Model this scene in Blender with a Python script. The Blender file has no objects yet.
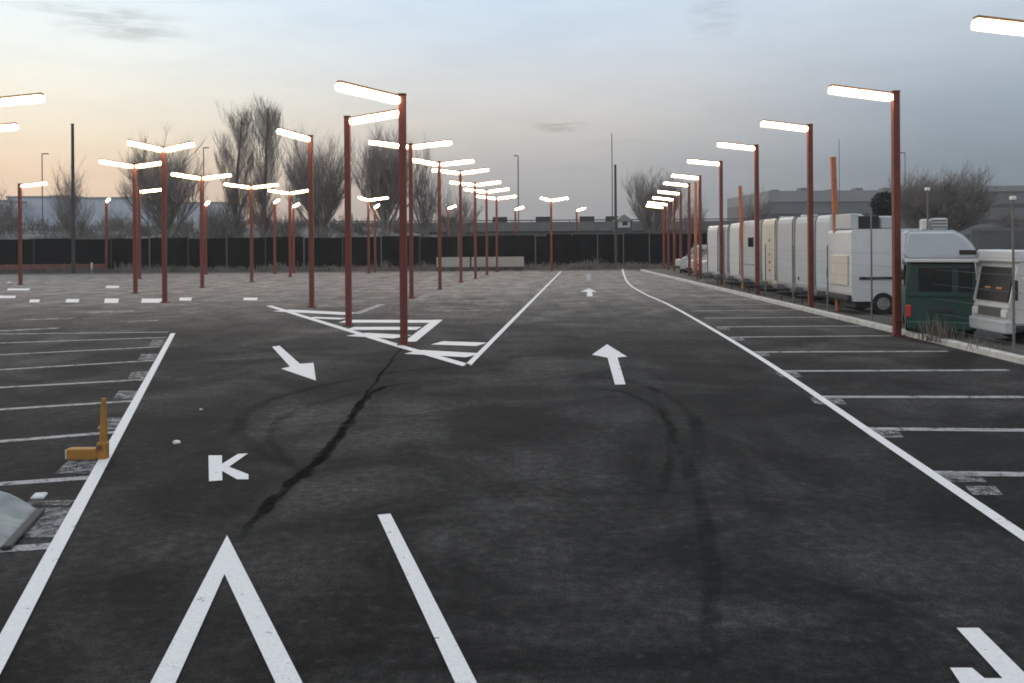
import bpy, bmesh, math, random
from mathutils import Vector, Matrix
random.seed(11)
R = math.radians
sc = bpy.context.scene
COL = sc.collection

# ------------------------------------------------------------------ camera
W, H, F, CX, HZ, CAMZ, ROLL = 1024, 683, 900.0, 512.0, 240.0, 2.5, 0.007
cam_d = bpy.data.cameras.new("camera")
cam = bpy.data.objects.new("camera", cam_d); COL.objects.link(cam)
cam_d.sensor_fit = 'HORIZONTAL'; cam_d.sensor_width = 36.0
cam_d.lens = F / W * 36.0
cam_d.shift_y = -(H / 2 - HZ) / W
cam_d.clip_start, cam_d.clip_end = 0.05, 6000
cam.location = (0, 0, CAMZ); cam.rotation_euler = (R(90), ROLL, 0)
sc.camera = cam
cs, sn = math.cos(ROLL), math.sin(ROLL)

def ray(px, py):
    u, v = (px - CX) / F, (HZ - py) / F
    return Vector((u * cs + v * sn, 1.0, -u * sn + v * cs))
def gp(px, py, z=0.0):                 # a spot on the ground
    d = ray(px, py); t = (z - CAMZ) / d.z
    return Vector((d.x * t, t, z))
def at(px, py, Y):                     # a spot at a known distance
    d = ray(px, py)
    return Vector((d.x * Y, Y, CAMZ + d.z * Y))

# ------------------------------------------------------------------ objects
def link(o, parent=None):
    COL.objects.link(o)
    if parent is not None: o.parent = parent
    return o
def tag(o, label=None, cat=None, group=None, kind=None):
    if label: o['label'] = label
    if cat: o['category'] = cat
    if group: o['group'] = group
    if kind: o['kind'] = kind
    return o
def empty(name, loc=(0, 0, 0), rz=0.0):
    o = bpy.data.objects.new(name, None); o.empty_display_size = 0.3
    o.location = loc; o.rotation_euler = (0, 0, rz)
    return link(o)
def mesh_obj(name, verts, faces, mat, parent=None, smooth=False):
    me = bpy.data.meshes.new(name); me.from_pydata([tuple(v) for v in verts], [], faces); me.update()
    if mat: me.materials.append(mat)
    if smooth:
        for p in me.polygons: p.use_smooth = True
    return link(bpy.data.objects.new(name, me), parent)

class MB:
    def __init__(s): s.bm = bmesh.new()
    def box(s, x0, x1, y0, y1, z0, z1, r=0.0, seg=2, M=None):
        g = bmesh.ops.create_cube(s.bm, size=1.0)
        vs = g['verts']
        for v in vs:
            v.co = Vector(((x0 + x1) / 2 + v.co.x * (x1 - x0), (y0 + y1) / 2 + v.co.y * (y1 - y0), (z0 + z1) / 2 + v.co.z * (z1 - z0)))
        if M is not None:
            for v in vs: v.co = M @ v.co
        if r > 0:
            es = list({e for v in vs for e in v.link_edges})
            bmesh.ops.bevel(s.bm, geom=es, offset=r, segments=seg, affect='EDGES', profile=0.5)
        return s
    def cyl(s, a, b, r0, r1=None, n=10):
        a, b = Vector(a), Vector(b); r1 = r0 if r1 is None else r1
        ax = (b - a).normalized(); t = Vector((0, 0, 1)) if abs(ax.z) < .9 else Vector((1, 0, 0))
        u = ax.cross(t).normalized(); w = ax.cross(u)
        A = [s.bm.verts.new(a + (u * math.cos(k * 2 * math.pi / n) + w * math.sin(k * 2 * math.pi / n)) * r0) for k in range(n)]
        B = [s.bm.verts.new(b + (u * math.cos(k * 2 * math.pi / n) + w * math.sin(k * 2 * math.pi / n)) * r1) for k in range(n)]
        for k in range(n): s.bm.faces.new((A[k], A[(k + 1) % n], B[(k + 1) % n], B[k]))
        s.bm.faces.new(A[::-1]); s.bm.faces.new(B)
        return s
    def prism(s, prof, axis, a, b):     # profile [(p,q)] extruded along axis from a to b
        def P(p, q, t):
            return {'x': (t, p, q), 'y': (p, t, q), 'z': (p, q, t)}[axis]
        A = [s.bm.verts.new(P(p, q, a)) for p, q in prof]; B = [s.bm.verts.new(P(p, q, b)) for p, q in prof]
        n = len(prof)
        for k in range(n): s.bm.faces.new((A[k], A[(k + 1) % n], B[(k + 1) % n], B[k]))
        s.bm.faces.new(A[::-1]); s.bm.faces.new(B)
        return s
    def build(s, name, mat, parent=None, smooth=False, flat_bevel=0.0):
        bmesh.ops.recalc_face_normals(s.bm, faces=s.bm.faces)
        me = bpy.data.meshes.new(name); s.bm.to_mesh(me); s.bm.free()
        if mat: me.materials.append(mat)
        if smooth:
            for p in me.polygons: p.use_smooth = True
        return link(bpy.data.objects.new(name, me), parent)

# ------------------------------------------------------------------ materials
def new_mat(name):
    m = bpy.data.materials.new(name); m.use_nodes = True
    nt = m.node_tree; b = nt.nodes['Principled BSDF']
    return m, nt, b
def N(nt, t, **kw):
    n = nt.nodes.new(t)
    for k, v in kw.items(): setattr(n, k, v)
    return n
def ramp(nt, fac, stops):
    n = N(nt, 'ShaderNodeValToRGB'); cr = n.color_ramp
    while len(cr.elements) < len(stops): cr.elements.new(0.5)
    for e, (p, c) in zip(cr.elements, stops):
        e.position = p; e.color = (*c, 1) if len(c) == 3 else c
    nt.links.new(fac, n.inputs[0]); return n
def noise(nt, vec, scale, detail=4, rough=.55, dist=0.0):
    n = N(nt, 'ShaderNodeTexNoise'); n.inputs['Scale'].default_value = scale
    n.inputs['Detail'].default_value = detail; n.inputs['Roughness'].default_value = rough
    n.inputs['Distortion'].default_value = dist
    if vec is not None: nt.links.new(vec, n.inputs['Vector'])
    return n
def mixc(nt, fac, a, b, mode='MIX'):
    n = N(nt, 'ShaderNodeMix', data_type='RGBA', blend_type=mode)
    for sock, v in ((0, fac), (6, a), (7, b)):
        if hasattr(v, 'links'): nt.links.new(v, n.inputs[sock])
        elif isinstance(v, (int, float)): n.inputs[sock].default_value = v
        else: n.inputs[sock].default_value = (*v, 1)
    return n.outputs[2]
def mth(nt, op, a, b=None, c=None, clamp=False):
    n = N(nt, 'ShaderNodeMath', operation=op, use_clamp=clamp)
    for i, v in enumerate((a, b, c)):
        if v is None: continue
        if hasattr(v, 'links'): nt.links.new(v, n.inputs[i])
        else: n.inputs[i].default_value = v
    return n.outputs[0]
def simple(name, col, rough=.6, var=.15, scale=3.0, metal=0.0, spec=.5, dirt=None, dirt_amt=.4):
    m, nt, b = new_mat(name)
    tc = N(nt, 'ShaderNodeTexCoord')
    nz = noise(nt, tc.outputs['Object'], scale, 5)
    lo = tuple(c * (1 - var) for c in col); hi = tuple(min(1, c * (1 + var)) for c in col)
    c = ramp(nt, nz.outputs['Fac'], [(.3, lo), (.7, hi)]).outputs[0]
    if dirt:
        n2 = noise(nt, tc.outputs['Object'], scale * .6, 6, .65)
        mk = ramp(nt, n2.outputs['Fac'], [(.5, (0, 0, 0)), (.72, (dirt_amt,) * 3)]).outputs[0]
        c = mixc(nt, mk, c, dirt)
    nt.links.new(c, b.inputs['Base Color'])
    b.inputs['Roughness'].default_value = rough; b.inputs['Metallic'].default_value = metal
    b.inputs['Specular IOR Level'].default_value = spec
    return m

def asphalt_mat():
    m, nt, b = new_mat('asphalt')
    g = N(nt, 'ShaderNodeNewGeometry'); P = g.outputs['Position']
    sep = N(nt, 'ShaderNodeSeparateXYZ'); nt.links.new(P, sep.inputs[0])
    big = noise(nt, P, .16, 5, .6, .6); mid = noise(nt, P, .9, 5, .62, .4); fine = noise(nt, P, 55, 3, .7); grit = noise(nt, P, 9, 5, .75); blot = noise(nt, P, .45, 6, .68, .8)
    # long streaks left by the rolling of the surface
    mp = N(nt, 'ShaderNodeMapping'); mp.inputs['Scale'].default_value = (1.6, .12, 1); mp.inputs['Rotation'].default_value = (0, 0, .06)
    nt.links.new(P, mp.inputs['Vector']); strk = noise(nt, mp.outputs[0], 1.3, 4, .6)
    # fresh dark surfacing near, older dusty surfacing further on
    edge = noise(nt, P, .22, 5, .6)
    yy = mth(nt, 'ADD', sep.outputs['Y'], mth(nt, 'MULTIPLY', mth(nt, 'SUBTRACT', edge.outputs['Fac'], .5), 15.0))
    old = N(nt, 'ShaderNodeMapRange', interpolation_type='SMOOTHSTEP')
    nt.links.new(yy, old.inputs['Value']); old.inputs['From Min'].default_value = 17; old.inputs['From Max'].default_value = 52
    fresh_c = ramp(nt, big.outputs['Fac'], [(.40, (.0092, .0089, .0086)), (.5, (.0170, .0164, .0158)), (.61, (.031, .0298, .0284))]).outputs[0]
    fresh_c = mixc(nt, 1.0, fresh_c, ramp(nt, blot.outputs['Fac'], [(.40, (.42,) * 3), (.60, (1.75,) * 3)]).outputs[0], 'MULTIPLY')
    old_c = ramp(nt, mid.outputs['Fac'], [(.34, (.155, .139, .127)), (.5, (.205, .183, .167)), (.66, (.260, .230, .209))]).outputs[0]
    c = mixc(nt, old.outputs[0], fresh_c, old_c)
    c = mixc(nt, 1.0, c, ramp(nt, mid.outputs['Fac'], [(.3, (.74,) * 3), (.68, (1.26,) * 3)]).outputs[0], 'MULTIPLY')
    c = mixc(nt, 1.0, c, ramp(nt, strk.outputs['Fac'], [(.3, (.8,) * 3), (.7, (1.2,) * 3)]).outputs[0], 'MULTIPLY')
    c = mixc(nt, 1.0, c, ramp(nt, grit.outputs['Fac'], [(.41, (.66,) * 3), (.60, (1.4,) * 3)]).outputs[0], 'MULTIPLY')
    c = mixc(nt, 1.0, c, ramp(nt, fine.outputs['Fac'], [(.40, (.6,) * 3), (.62, (1.5,) * 3)]).outputs[0], 'MULTIPLY')
    spk = noise(nt, P, 9, 2, .5)
    c = mixc(nt, ramp(nt, spk.outputs['Fac'], [(.64, (0,) * 3), (.72, (.16,) * 3)]).outputs[0], c, (.10, .098, .094))
    nt.links.new(c, b.inputs['Base Color'])
    rr = N(nt, 'ShaderNodeMapRange'); nt.links.new(mid.outputs['Fac'], rr.inputs['Value'])
    rr.inputs['To Min'].default_value = .72; rr.inputs['To Max'].default_value = .92
    nt.links.new(rr.outputs[0], b.inputs['Roughness']); b.inputs['Specular IOR Level'].default_value = .12
    bp = N(nt, 'ShaderNodeBump'); bp.inputs['Strength'].default_value = .5; bp.inputs['Distance'].default_value = .01
    nt.links.new(fine.outputs['Fac'], bp.inputs['Height']); nt.links.new(bp.outputs[0], b.inputs['Normal'])
    return m
def paint_mat(name, col, wear=.3, sharp=.08, alpha=True, scale=5.0, stretch=None):
    m, nt, b = new_mat(name)
    P = N(nt, 'ShaderNodeNewGeometry').outputs['Position']
    n1 = noise(nt, P, scale, 6, .7); n2 = noise(nt, P, 40, 3, .7)
    c = mixc(nt, ramp(nt, n2.outputs['Fac'], [(.3, (0,) * 3), (.7, (1,) * 3)]).outputs[0], tuple(x * .82 for x in col), col)
    nt.links.new(c, b.inputs['Base Color']); b.inputs['Roughness'].default_value = .6
    mix = mth(nt, 'ADD', mth(nt, 'MULTIPLY', n1.outputs['Fac'], .7), mth(nt, 'MULTIPLY', n2.outputs['Fac'], .3))
    a = N(nt, 'ShaderNodeMapRange'); nt.links.new(mix, a.inputs['Value'])
    a.inputs['From Min'].default_value = wear - sharp; a.inputs['From Max'].default_value = wear + sharp
    nt.links.new(a.outputs[0], b.inputs['Alpha'])
    return m
def stain_mat(name, col, amount, scale=2.0):
    m, nt, b = new_mat(name)
    tc = N(nt, 'ShaderNodeTexCoord'); P = N(nt, 'ShaderNodeNewGeometry').outputs['Position']
    uv = N(nt, 'ShaderNodeUVMap'); s = N(nt, 'ShaderNodeSeparateXYZ'); nt.links.new(uv.outputs[0], s.inputs[0])
    n1 = noise(nt, P, scale, 6, .7); n2 = noise(nt, P, 11, 5, .7)
    # soft across the ribbon: 0 at both edges, 1 in the middle; fades out at both ends
    e = mth(nt, 'SUBTRACT', 1.0, mth(nt, 'ABSOLUTE', mth(nt, 'SUBTRACT', mth(nt, 'MULTIPLY', s.outputs['X'], 2.0), 1.0)))
    f = mth(nt, 'MULTIPLY', mth(nt, 'MULTIPLY', s.outputs['Y'], mth(nt, 'SUBTRACT', 1.0, s.outputs['Y'])), 9.0, clamp=True)
    k = mth(nt, 'MULTIPLY', mth(nt, 'MULTIPLY', mth(nt, 'MULTIPLY', e, 2.0, clamp=True), f), amount)
    nn = ramp(nt, n1.outputs['Fac'], [(.3, (.25,) * 3), (.62, (1,) * 3)]).outputs[0]
    n3 = ramp(nt, n2.outputs['Fac'], [(.3, (.4,) * 3), (.6, (1,) * 3)]).outputs[0]
    k = mth(nt, 'MULTIPLY', mth(nt, 'MULTIPLY', k, nn), n3, clamp=True)
    nt.links.new(k, b.inputs['Alpha']); b.inputs['Base Color'].default_value = (*col, 1)
    b.inputs['Roughness'].default_value = .9; b.inputs['Specular IOR Level'].default_value = .03
    return m
def corten_mat(name='rust_paint'):
    m, nt, b = new_mat(name)
    tc = N(nt, 'ShaderNodeTexCoord'); n1 = noise(nt, tc.outputs['Object'], 4, 6, .65); n2 = noise(nt, tc.outputs['Object'], 30, 4, .7)
    c = ramp(nt, n1.outputs['Fac'], [(.3, (.112, .020, .0135)), (.55, (.15, .028, .018)), (.75, (.20, .046, .028))]).outputs[0]
    c = mixc(nt, .35, c, ramp(nt, n2.outputs['Fac'], [(.35, (.06, .012, .009)), (.65, (.17, .04, .024))]).outputs[0])
    nt.links.new(c, b.inputs['Base Color']); b.inputs['Roughness'].default_value = .55
    return m
def light_mat():
    m, nt, b = new_mat('lamp_light')
    b.inputs['Base Color'].default_value = (.9, .88, .82, 1)
    b.inputs['Emission Color'].default_value = (1.0, .80, .54, 1); b.inputs['Emission Strength'].default_value = 40
    return m
def glow_sleeve_mat():
    m, nt, b = new_mat('glow_sleeve')  # translucent emissive sleeve added to imitate the soft glow round each strip
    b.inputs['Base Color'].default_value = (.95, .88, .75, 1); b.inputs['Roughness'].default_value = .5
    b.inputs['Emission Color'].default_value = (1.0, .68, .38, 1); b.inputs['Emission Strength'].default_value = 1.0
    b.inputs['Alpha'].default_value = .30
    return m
def glass_mat(name, col=(.015, .018, .02)):
    m = simple(name, col, .12, .2, 2.0, spec=.6); return m

M = {}
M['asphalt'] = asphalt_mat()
M['paint'] = paint_mat('white_paint', (.76, .745, .74), .36, .03)
M['paint_old'] = paint_mat('worn_paint', (.33, .33, .33), .42, .08)
M['paint_faint'] = paint_mat('faint_paint', (.36, .35, .34), .5, .09, scale=2.5)
M['number'] = paint_mat('flaking_paint', (.23, .23, .232), .50, .10, scale=7)
M['rust'] = corten_mat()
M['arm'] = simple('lamplit_arm', (.30, .14, .075), .5, .2, 4); M['light'] = light_mat(); M['lamp_glow'] = glow_sleeve_mat()  # arm colour lightened as if lit by its own strip
M['seam'] = stain_mat('seam_tar', (.004, .004, .004), 1.05, 1.2)
M['dust'] = stain_mat('pale_dust', (.07, .06, .052), .3, 1.2)
M['tyre_mark'] = stain_mat('tyre_rubber', (.004, .004, .004), .30, .7)
M['scuff'] = stain_mat('scuffed_asphalt', (.05, .048, .045), .25, 1.5)
M['kerb'] = simple('kerb_concrete', (.52, .51, .49), .8, .2, 4, dirt=(.2, .19, .17))
M['dirt'] = simple('dirt', (.085, .078, .068), .95, .4, 1.2, dirt=(.05, .055, .035), dirt_amt=.8)
M['net'] = simple('dark_net', (.006, .006, .006), .9, .75, 1.1, spec=.1)
M['post'] = simple('grey_post', (.10, .10, .10), .6, .2, 5)
M['dark_post'] = simple('dark_post', (.030, .030, .032), .6, .3, 5)
M['galv'] = simple('galvanised_steel', (.16, .16, .165), .5, .2, 6, .3)
M['orange'] = simple('lamplit_orange', (.40, .13, .06), .6, .25, 3, dirt=(.2, .07, .05))  # lamplight falling on the posts is put into this orange colour
M['bark'] = simple('bark', (.15, .13, .115), .9, .35, 3)
M['twig'] = simple('twig', (.20, .176, .16), .9, .35, 1.0)
M['concrete'] = simple('old_concrete', (.10, .10, .098), .85, .25, .4, dirt=(.05, .05, .048))
M['concrete_l'] = simple('pale_concrete', (.15, .15, .148), .85, .2, .5)
M['earth'] = simple('embankment_earth', (.15, .146, .136), .95, .35, .25, dirt=(.035, .038, .03), dirt_amt=.7)
M['scrub'] = simple('scrub_leaf', (.13, .124, .112), .9, .5, .5)
M['wh_w'] = simple('white_gelcoat', (.62, .63, .64), .35, .05, 1.5, dirt=(.40, .39, .37), dirt_amt=.35)
M['wh_g'] = simple('grey_white_panel', (.45, .47, .49), .4, .06, 1.5, dirt=(.30, .31, .31), dirt_amt=.35)
M['wh_c'] = simple('cream_panel', (.62, .58, .51), .4, .06, 1.5, dirt=(.40, .36, .30), dirt_amt=.4)
M['wh_b'] = simple('bluish_panel', (.46, .51, .56), .4, .06, 1.5)
M['rubber'] = simple('rubber', (.012, .012, .012), .8, .2, 8)
M['black'] = simple('black_plastic', (.015, .015, .016), .6, .3, 5)
M['glass'] = glass_mat('dark_glass')
M['green'] = simple('dark_green_paint', (.006, .044, .039), .4, .12, 2, dirt=(.015, .035, .03))
M['teal'] = simple('teal_paint', (.008, .040, .036), .4, .12, 2)
M['grille'] = simple('grey_truck_paint', (.56, .55, .53), .45, .1, 2, dirt=(.2, .19, .17))
M['dblue'] = simple('dark_van_paint', (.022, .025, .030), .35, .2, 2)
M['redl'] = simple('red_lens', (.45, .03, .02), .3, .1, 5)
M['ambl'] = simple('amber_lens', (.5, .25, .12), .3, .1, 5)
M['clear'] = simple('clear_lens', (.7, .7, .68), .15, .05, 5)
M['rim'] = simple('steel_rim', (.30, .30, .30), .4, .2, 5, .4)
M['yellow'] = simple('worn_yellow_paint', (.36, .175, .03), .55, .12, 6, dirt=(.22, .085, .03), dirt_amt=.8)
M['brickred'] = simple('rusty_rail', (.16, .060, .045), .7, .3, 2)
M['white_b'] = simple('white_board', (.27, .27, .26), .6, .1, 1, dirt=(.18, .18, .17))
M['litter'] = simple('litter_paper', (.60, .60, .58), .8, .2, 12)
M['bldg_blue'] = simple('bluish_facade', (.46, .51, .58), .8, .06, .15)
M['bldg_pale'] = simple('pale_facade', (.52, .54, .57), .8, .06, .15)
M['bldg_win'] = simple('facade_window', (.20, .22, .25), .3, .2, .5)
M['shed'] = simple('grey_shed_cladding', (.15, .153, .155), .8, .15, .2)
M['shed_l'] = simple('pale_shed_band', (.25, .256, .262), .8, .1, .2)
M['shed_d'] = simple('dark_shed_band', (.06, .061, .062), .8, .1, .2)
M['dry'] = simple('dry_stalks', (.19, .165, .13), .9, .3, 4)

# ------------------------------------------------------------------ world (dusk sky)
def lin(c): return tuple(((x / 255) / 12.92 if x / 255 < .04045 else ((x / 255 + .055) / 1.055) ** 2.4) for x in c)
SUN_EL, SUN_AZ = R(4), R(-48)          # azimuth from +Y, to the left
wd = bpy.data.worlds.new("World"); sc.world = wd; wd.use_nodes = True
nt = wd.node_tree; bg = nt.nodes['Background']
tc = N(nt, 'ShaderNodeTexCoord'); sep = N(nt, 'ShaderNodeSeparateXYZ'); nt.links.new(tc.outputs['Generated'], sep.inputs[0])
el = mth(nt, 'MAXIMUM', sep.outputs['Z'], 0.0)
az = mth(nt, 'ARCTAN2', sep.outputs['X'], sep.outputs['Y'])
E = lambda y: max(0, (240 - y) / 900)
def col_ramp(stops):
    # ramp position = sqrt(elevation), so the band above the horizon gets most of the ramp
    s = mth(nt, 'POWER', el, .5)
    return ramp(nt, s, [(math.sqrt(e), lin(c)) for e, c in stops]).outputs[0]
L_ = col_ramp([(0, (214, 186, 166)), (E(205), (234, 203, 176)), (E(172), (241, 213, 182)), (E(150), (244, 226, 198)), (E(100), (242, 238, 224)), (E(64), (238, 243, 238)), (E(15), (227, 240, 246)), (.42, (222, 232, 242)), (.6, (226, 234, 243)), (1, (214, 222, 233))])
C_ = col_ramp([(0, (150, 148, 148)), (E(205), (158, 157, 158)), (E(170), (176, 173, 172)), (E(125), (203, 199, 193)), (E(90), (208, 209, 209)), (E(40), (202, 214, 226)), (E(0), (201, 218, 233)), (.42, (218, 229, 241)), (.6, (224, 232, 243)), (1, (214, 222, 233))])
R_ = col_ramp([(0, (110, 120, 126)), (E(205), (116, 127, 135)), (E(173), (123, 135, 144)), (E(120), (151, 163, 176)), (E(60), (184, 195, 206)), (E(0), (203, 215, 227)), (.42, (216, 225, 236)), (.6, (222, 230, 240)), (1, (214, 222, 233))])
mr1 = N(nt, 'ShaderNodeMapRange', interpolation_type='SMOOTHSTEP'); nt.links.new(az, mr1.inputs[0]); mr1.inputs[1].default_value = R(-30); mr1.inputs[2].default_value = R(2)
mr2 = N(nt, 'ShaderNodeMapRange', interpolation_type='SMOOTHSTEP'); nt.links.new(az, mr2.inputs[0]); mr2.inputs[1].default_value = R(0); mr2.inputs[2].default_value = R(30)
g = mixc(nt, mr1.outputs[0], L_, C_); g = mixc(nt, mr2.outputs[0], g, R_)
# thin grey cloud
cmb = N(nt, 'ShaderNodeCombineXYZ'); nt.links.new(mth(nt, 'MULTIPLY', az, 5.0), cmb.inputs[0]); nt.links.new(mth(nt, 'MULTIPLY', el, 22.0), cmb.inputs[1])
cn = noise(nt, cmb.outputs[0], 1.6, 6, .62, .5)
veil = ramp(nt, cn.outputs['Fac'], [(.42, (1.0,) * 3), (.64, (.945, .95, .958))]).outputs[0]
g = mixc(nt, 1.0, g, veil, 'MULTIPLY')
for (px, py, sx, sy, amt) in ((120, 26, 62, 12, .30), (100, 9, 80, 7, .24), (562, 126, 32, 8, .30), (715, 18, 30, 24, .16), (628, 143, 60, 5, .08)):
    a0, e0 = math.atan2(px - 512, 900), math.sin(math.atan2(240 - py, math.hypot(px - 512, 900)))
    da = mth(nt, 'DIVIDE', mth(nt, 'SUBTRACT', az, a0), sx / 900); de = mth(nt, 'DIVIDE', mth(nt, 'SUBTRACT', el, e0), sy / 900)
    r2 = mth(nt, 'ADD', mth(nt, 'MULTIPLY', da, da), mth(nt, 'MULTIPLY', de, de))
    k = mth(nt, 'SUBTRACT', 1.0, r2, clamp=True)
    cc = N(nt, 'ShaderNodeCombineXYZ'); nt.links.new(mth(nt, 'MULTIPLY', az, 9.0), cc.inputs[0]); nt.links.new(mth(nt, 'MULTIPLY', el, 60.0), cc.inputs[1])
    n2 = noise(nt, cc.outputs[0], 2.2, 5, .6, .6)
    k = mth(nt, 'MULTIPLY', k, mth(nt, 'MULTIPLY', mth(nt, 'SUBTRACT', n2.outputs['Fac'], .38, clamp=True), 5.0, clamp=True))
    k = mth(nt, 'SUBTRACT', 1.0, mth(nt, 'MULTIPLY', k, amt))
    kc = N(nt, 'ShaderNodeCombineColor'); [nt.links.new(k, kc.inputs[i]) for i in range(3)]
    g = mixc(nt, 1.0, g, kc.outputs[0], 'MULTIPLY')
sky = N(nt, 'ShaderNodeTexSky', sky_type='NISHITA'); sky.sun_disc = False; sky.sun_elevation = SUN_EL; sky.sun_rotation = SUN_AZ
sky.dust_density = 3.0
add = mixc(nt, 1.0, mixc(nt, 1.0, g, (11.2, 11.2, 11.2), 'MULTIPLY'), mixc(nt, 1.0, sky.outputs[0], (.03, .03, .03), 'MULTIPLY'), 'ADD')
nt.links.new(add, bg.inputs['Color']); bg.inputs['Strength'].default_value = 0.1

sun_d = bpy.data.lights.new('sun', 'SUN'); sun_d.energy = 0.5; sun_d.angle = R(25); sun_d.color = (1, .82, .66)
sun = bpy.data.objects.new('sun', sun_d); COL.objects.link(sun)
d = Vector((math.sin(SUN_AZ) * math.cos(R(9)), math.cos(SUN_AZ) * math.cos(R(9)), math.sin(R(9))))
sun.rotation_euler = d.to_track_quat('Z', 'Y').to_euler(); sun.location = (-40, 20, 40)

vs = sc.view_settings; vs.view_transform = 'Standard'; vs.look = 'None'; vs.exposure = 0; vs.gamma = 1; vs.use_curve_mapping = False
sc.cycles.filter_width = 1.8; sc.cycles.max_bounces = 5; sc.cycles.transparent_max_bounces = 12; sc.cycles.use_denoising = True

# ------------------------------------------------------------------ ground
S = 2600
ground = tag(mesh_obj('ground', [(-S, -S, -.012), (S, -S, -.012), (S, S, -.012), (-S, S, -.012)], [(0, 1, 2, 3)], M['dirt']), kind='structure')
KX = 9.95                                                   # inner face of the kerb along the caravans
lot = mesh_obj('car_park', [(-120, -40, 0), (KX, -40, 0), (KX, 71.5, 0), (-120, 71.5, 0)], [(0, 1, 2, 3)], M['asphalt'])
tag(lot, kind='structure')
ZL = [0.004]
def flat_poly(name, pts, mat, z=.004, parent=lot):
    vs_ = [(p.x, p.y, z) for p in pts]
    a = sum(vs_[i][0] * vs_[(i + 1) % len(vs_)][1] - vs_[(i + 1) % len(vs_)][0] * vs_[i][1] for i in range(len(vs_)))
    if a < 0: vs_ = vs_[::-1]
    bm = bmesh.new(); f = bm.faces.new([bm.verts.new(v) for v in vs_]); f.normal_update(); bmesh.ops.triangulate(bm, faces=[f])
    me = bpy.data.meshes.new(name); bm.to_mesh(me); bm.free(); me.materials.append(mat)
    return link(bpy.data.objects.new(name, me), parent)
def ppoly(name, pix, mat, z=.004, parent=lot): return flat_poly(name, [gp(*p) for p in pix], mat, z, parent)
def ribbon(name, pts, w, mat, z=.004, parent=lot, jitter=0.0, wfun=None):
    pts = [Vector((p.x, p.y, 0)) for p in pts]; n = len(pts); verts = []; faces = []; uvs = []
    for i, p in enumerate(pts):
        t = (pts[min(i + 1, n - 1)] - pts[max(i - 1, 0)]).normalized(); q = Vector((-t.y, t.x, 0))
        ph = i * .9; wob = math.sin(ph * 1.0 + len(pts)) * .5 + math.sin(ph * .43 + 1.3) * .6 + random.uniform(-.35, .35)
        ww = (w if wfun is None else w * wfun(i / max(1, n - 1))) * max(.25, 1 + jitter * wob)
        off = q * jitter * w * .35 * (math.sin(ph * .7 + 2) + random.uniform(-.4, .4))
        verts += [tuple(p + off + q * ww / 2 + Vector((0, 0, z))), tuple(p + off - q * ww / 2 + Vector((0, 0, z)))]
        uvs += [(0, i / max(1, n - 1)), (1, i / max(1, n - 1))]
        if i: faces.append((2 * i - 2, 2 * i - 1, 2 * i + 1, 2 * i))
    o = mesh_obj(name, verts, faces, mat, parent)
    ul = o.data.uv_layers.new(name='UVMap')
    for lp in o.data.loops: ul.data[lp.index].uv = uvs[lp.vertex_index]
    bm = bmesh.new(); bm.from_mesh(o.data); bmesh.ops.recalc_face_normals(bm, faces=bm.faces)
    if bm.faces[:] and bm.faces[:][0].normal.z < 0: bmesh.ops.reverse_faces(bm, faces=bm.faces[:])
    bm.to_mesh(o.data); bm.free()
    return o
def smooth_pts(pix, k=10):                                   # Catmull-Rom in ground space
    P = [gp(*p) for p in pix]; out = []
    for i in range(len(P) - 1):
        p0, p1, p2, p3 = P[max(i - 1, 0)], P[i], P[i + 1], P[min(i + 2, len(P) - 1)]
        for j in range(k):
            t = j / k
            out.append(.5 * ((2 * p1) + (p2 - p0) * t + (2 * p0 - 5 * p1 + 4 * p2 - p3) * t * t + (3 * p1 - p0 - 3 * p2 + p3) * t ** 3))
    return out + [P[-1]]
def pline(name, a, b, w, mat, z=.004): return ribbon(name, [gp(*a), gp(*b)], w, mat, z)

# lane edges
ribbon('edge_line', smooth_pts([(1060, 561.5), (1024, 537), (895, 449.5), (766, 362), (698, 321), (667, 304), (642, 292.5), (627, 281.5), (622, 268)]), .125, M['paint'], .008)
ribbon('edge_line', [gp(-60, 766), gp(0, 655), gp(51, 558), gp(173, 333.5)], .125, M['paint'], .008)
ribbon('lane_line', [gp(384, 515), gp(466, 684), gp(505, 764)], .118, M['paint'], .008)
# give-way triangle in the foreground
ppoly('give_way_triangle', [(227, 536), (302, 683), (320, 718), (292, 718), (275, 683), (224.5, 575), (176, 683), (158, 720), (131, 720), (151, 683)], M['paint'], .008)
# arrows
ppoly('straight_arrow', [(607, 344.5), (627, 357), (617.5, 357.8), (625.5, 384.8), (615, 385), (607.5, 358), (592, 355)], M['paint'], .008)
ppoly('turn_arrow', [(272, 347), (279.5, 346), (300, 364.2), (313.5, 363.2), (316, 381), (281, 369), (290, 367)], M['paint'], .008)
ppoly('letter_mark', [(208.5, 456), (222, 456), (222, 464.5), (238, 454.5), (248, 454), (229, 467.5), (248.5, 475), (248.5, 480), (237, 480), (222, 471.5), (222.5, 481), (209, 482)], M['paint'], .008)
ppoly('bent_arrow', [(956.5, 629), (979, 629), (1024, 673.5), (1060, 709), (1060, 760), (1010, 760), (950, 669), (972, 669), (984.5, 679.5), (1002.5, 679.5)], M['paint'], .008)
ppoly('straight_arrow', [(589, 288.6), (597, 291.8), (592, 292), (592.8, 296.5), (587, 296.5), (587, 292), (580.5, 291.8)], M['paint'], .008)
ppoly('straight_arrow', [(588.5, 273.5), (593, 275.5), (590.5, 275.7), (591, 280.5), (586.5, 280.5), (586.8, 275.7), (583.5, 275.5)], M['paint_old'], .008)
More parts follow.
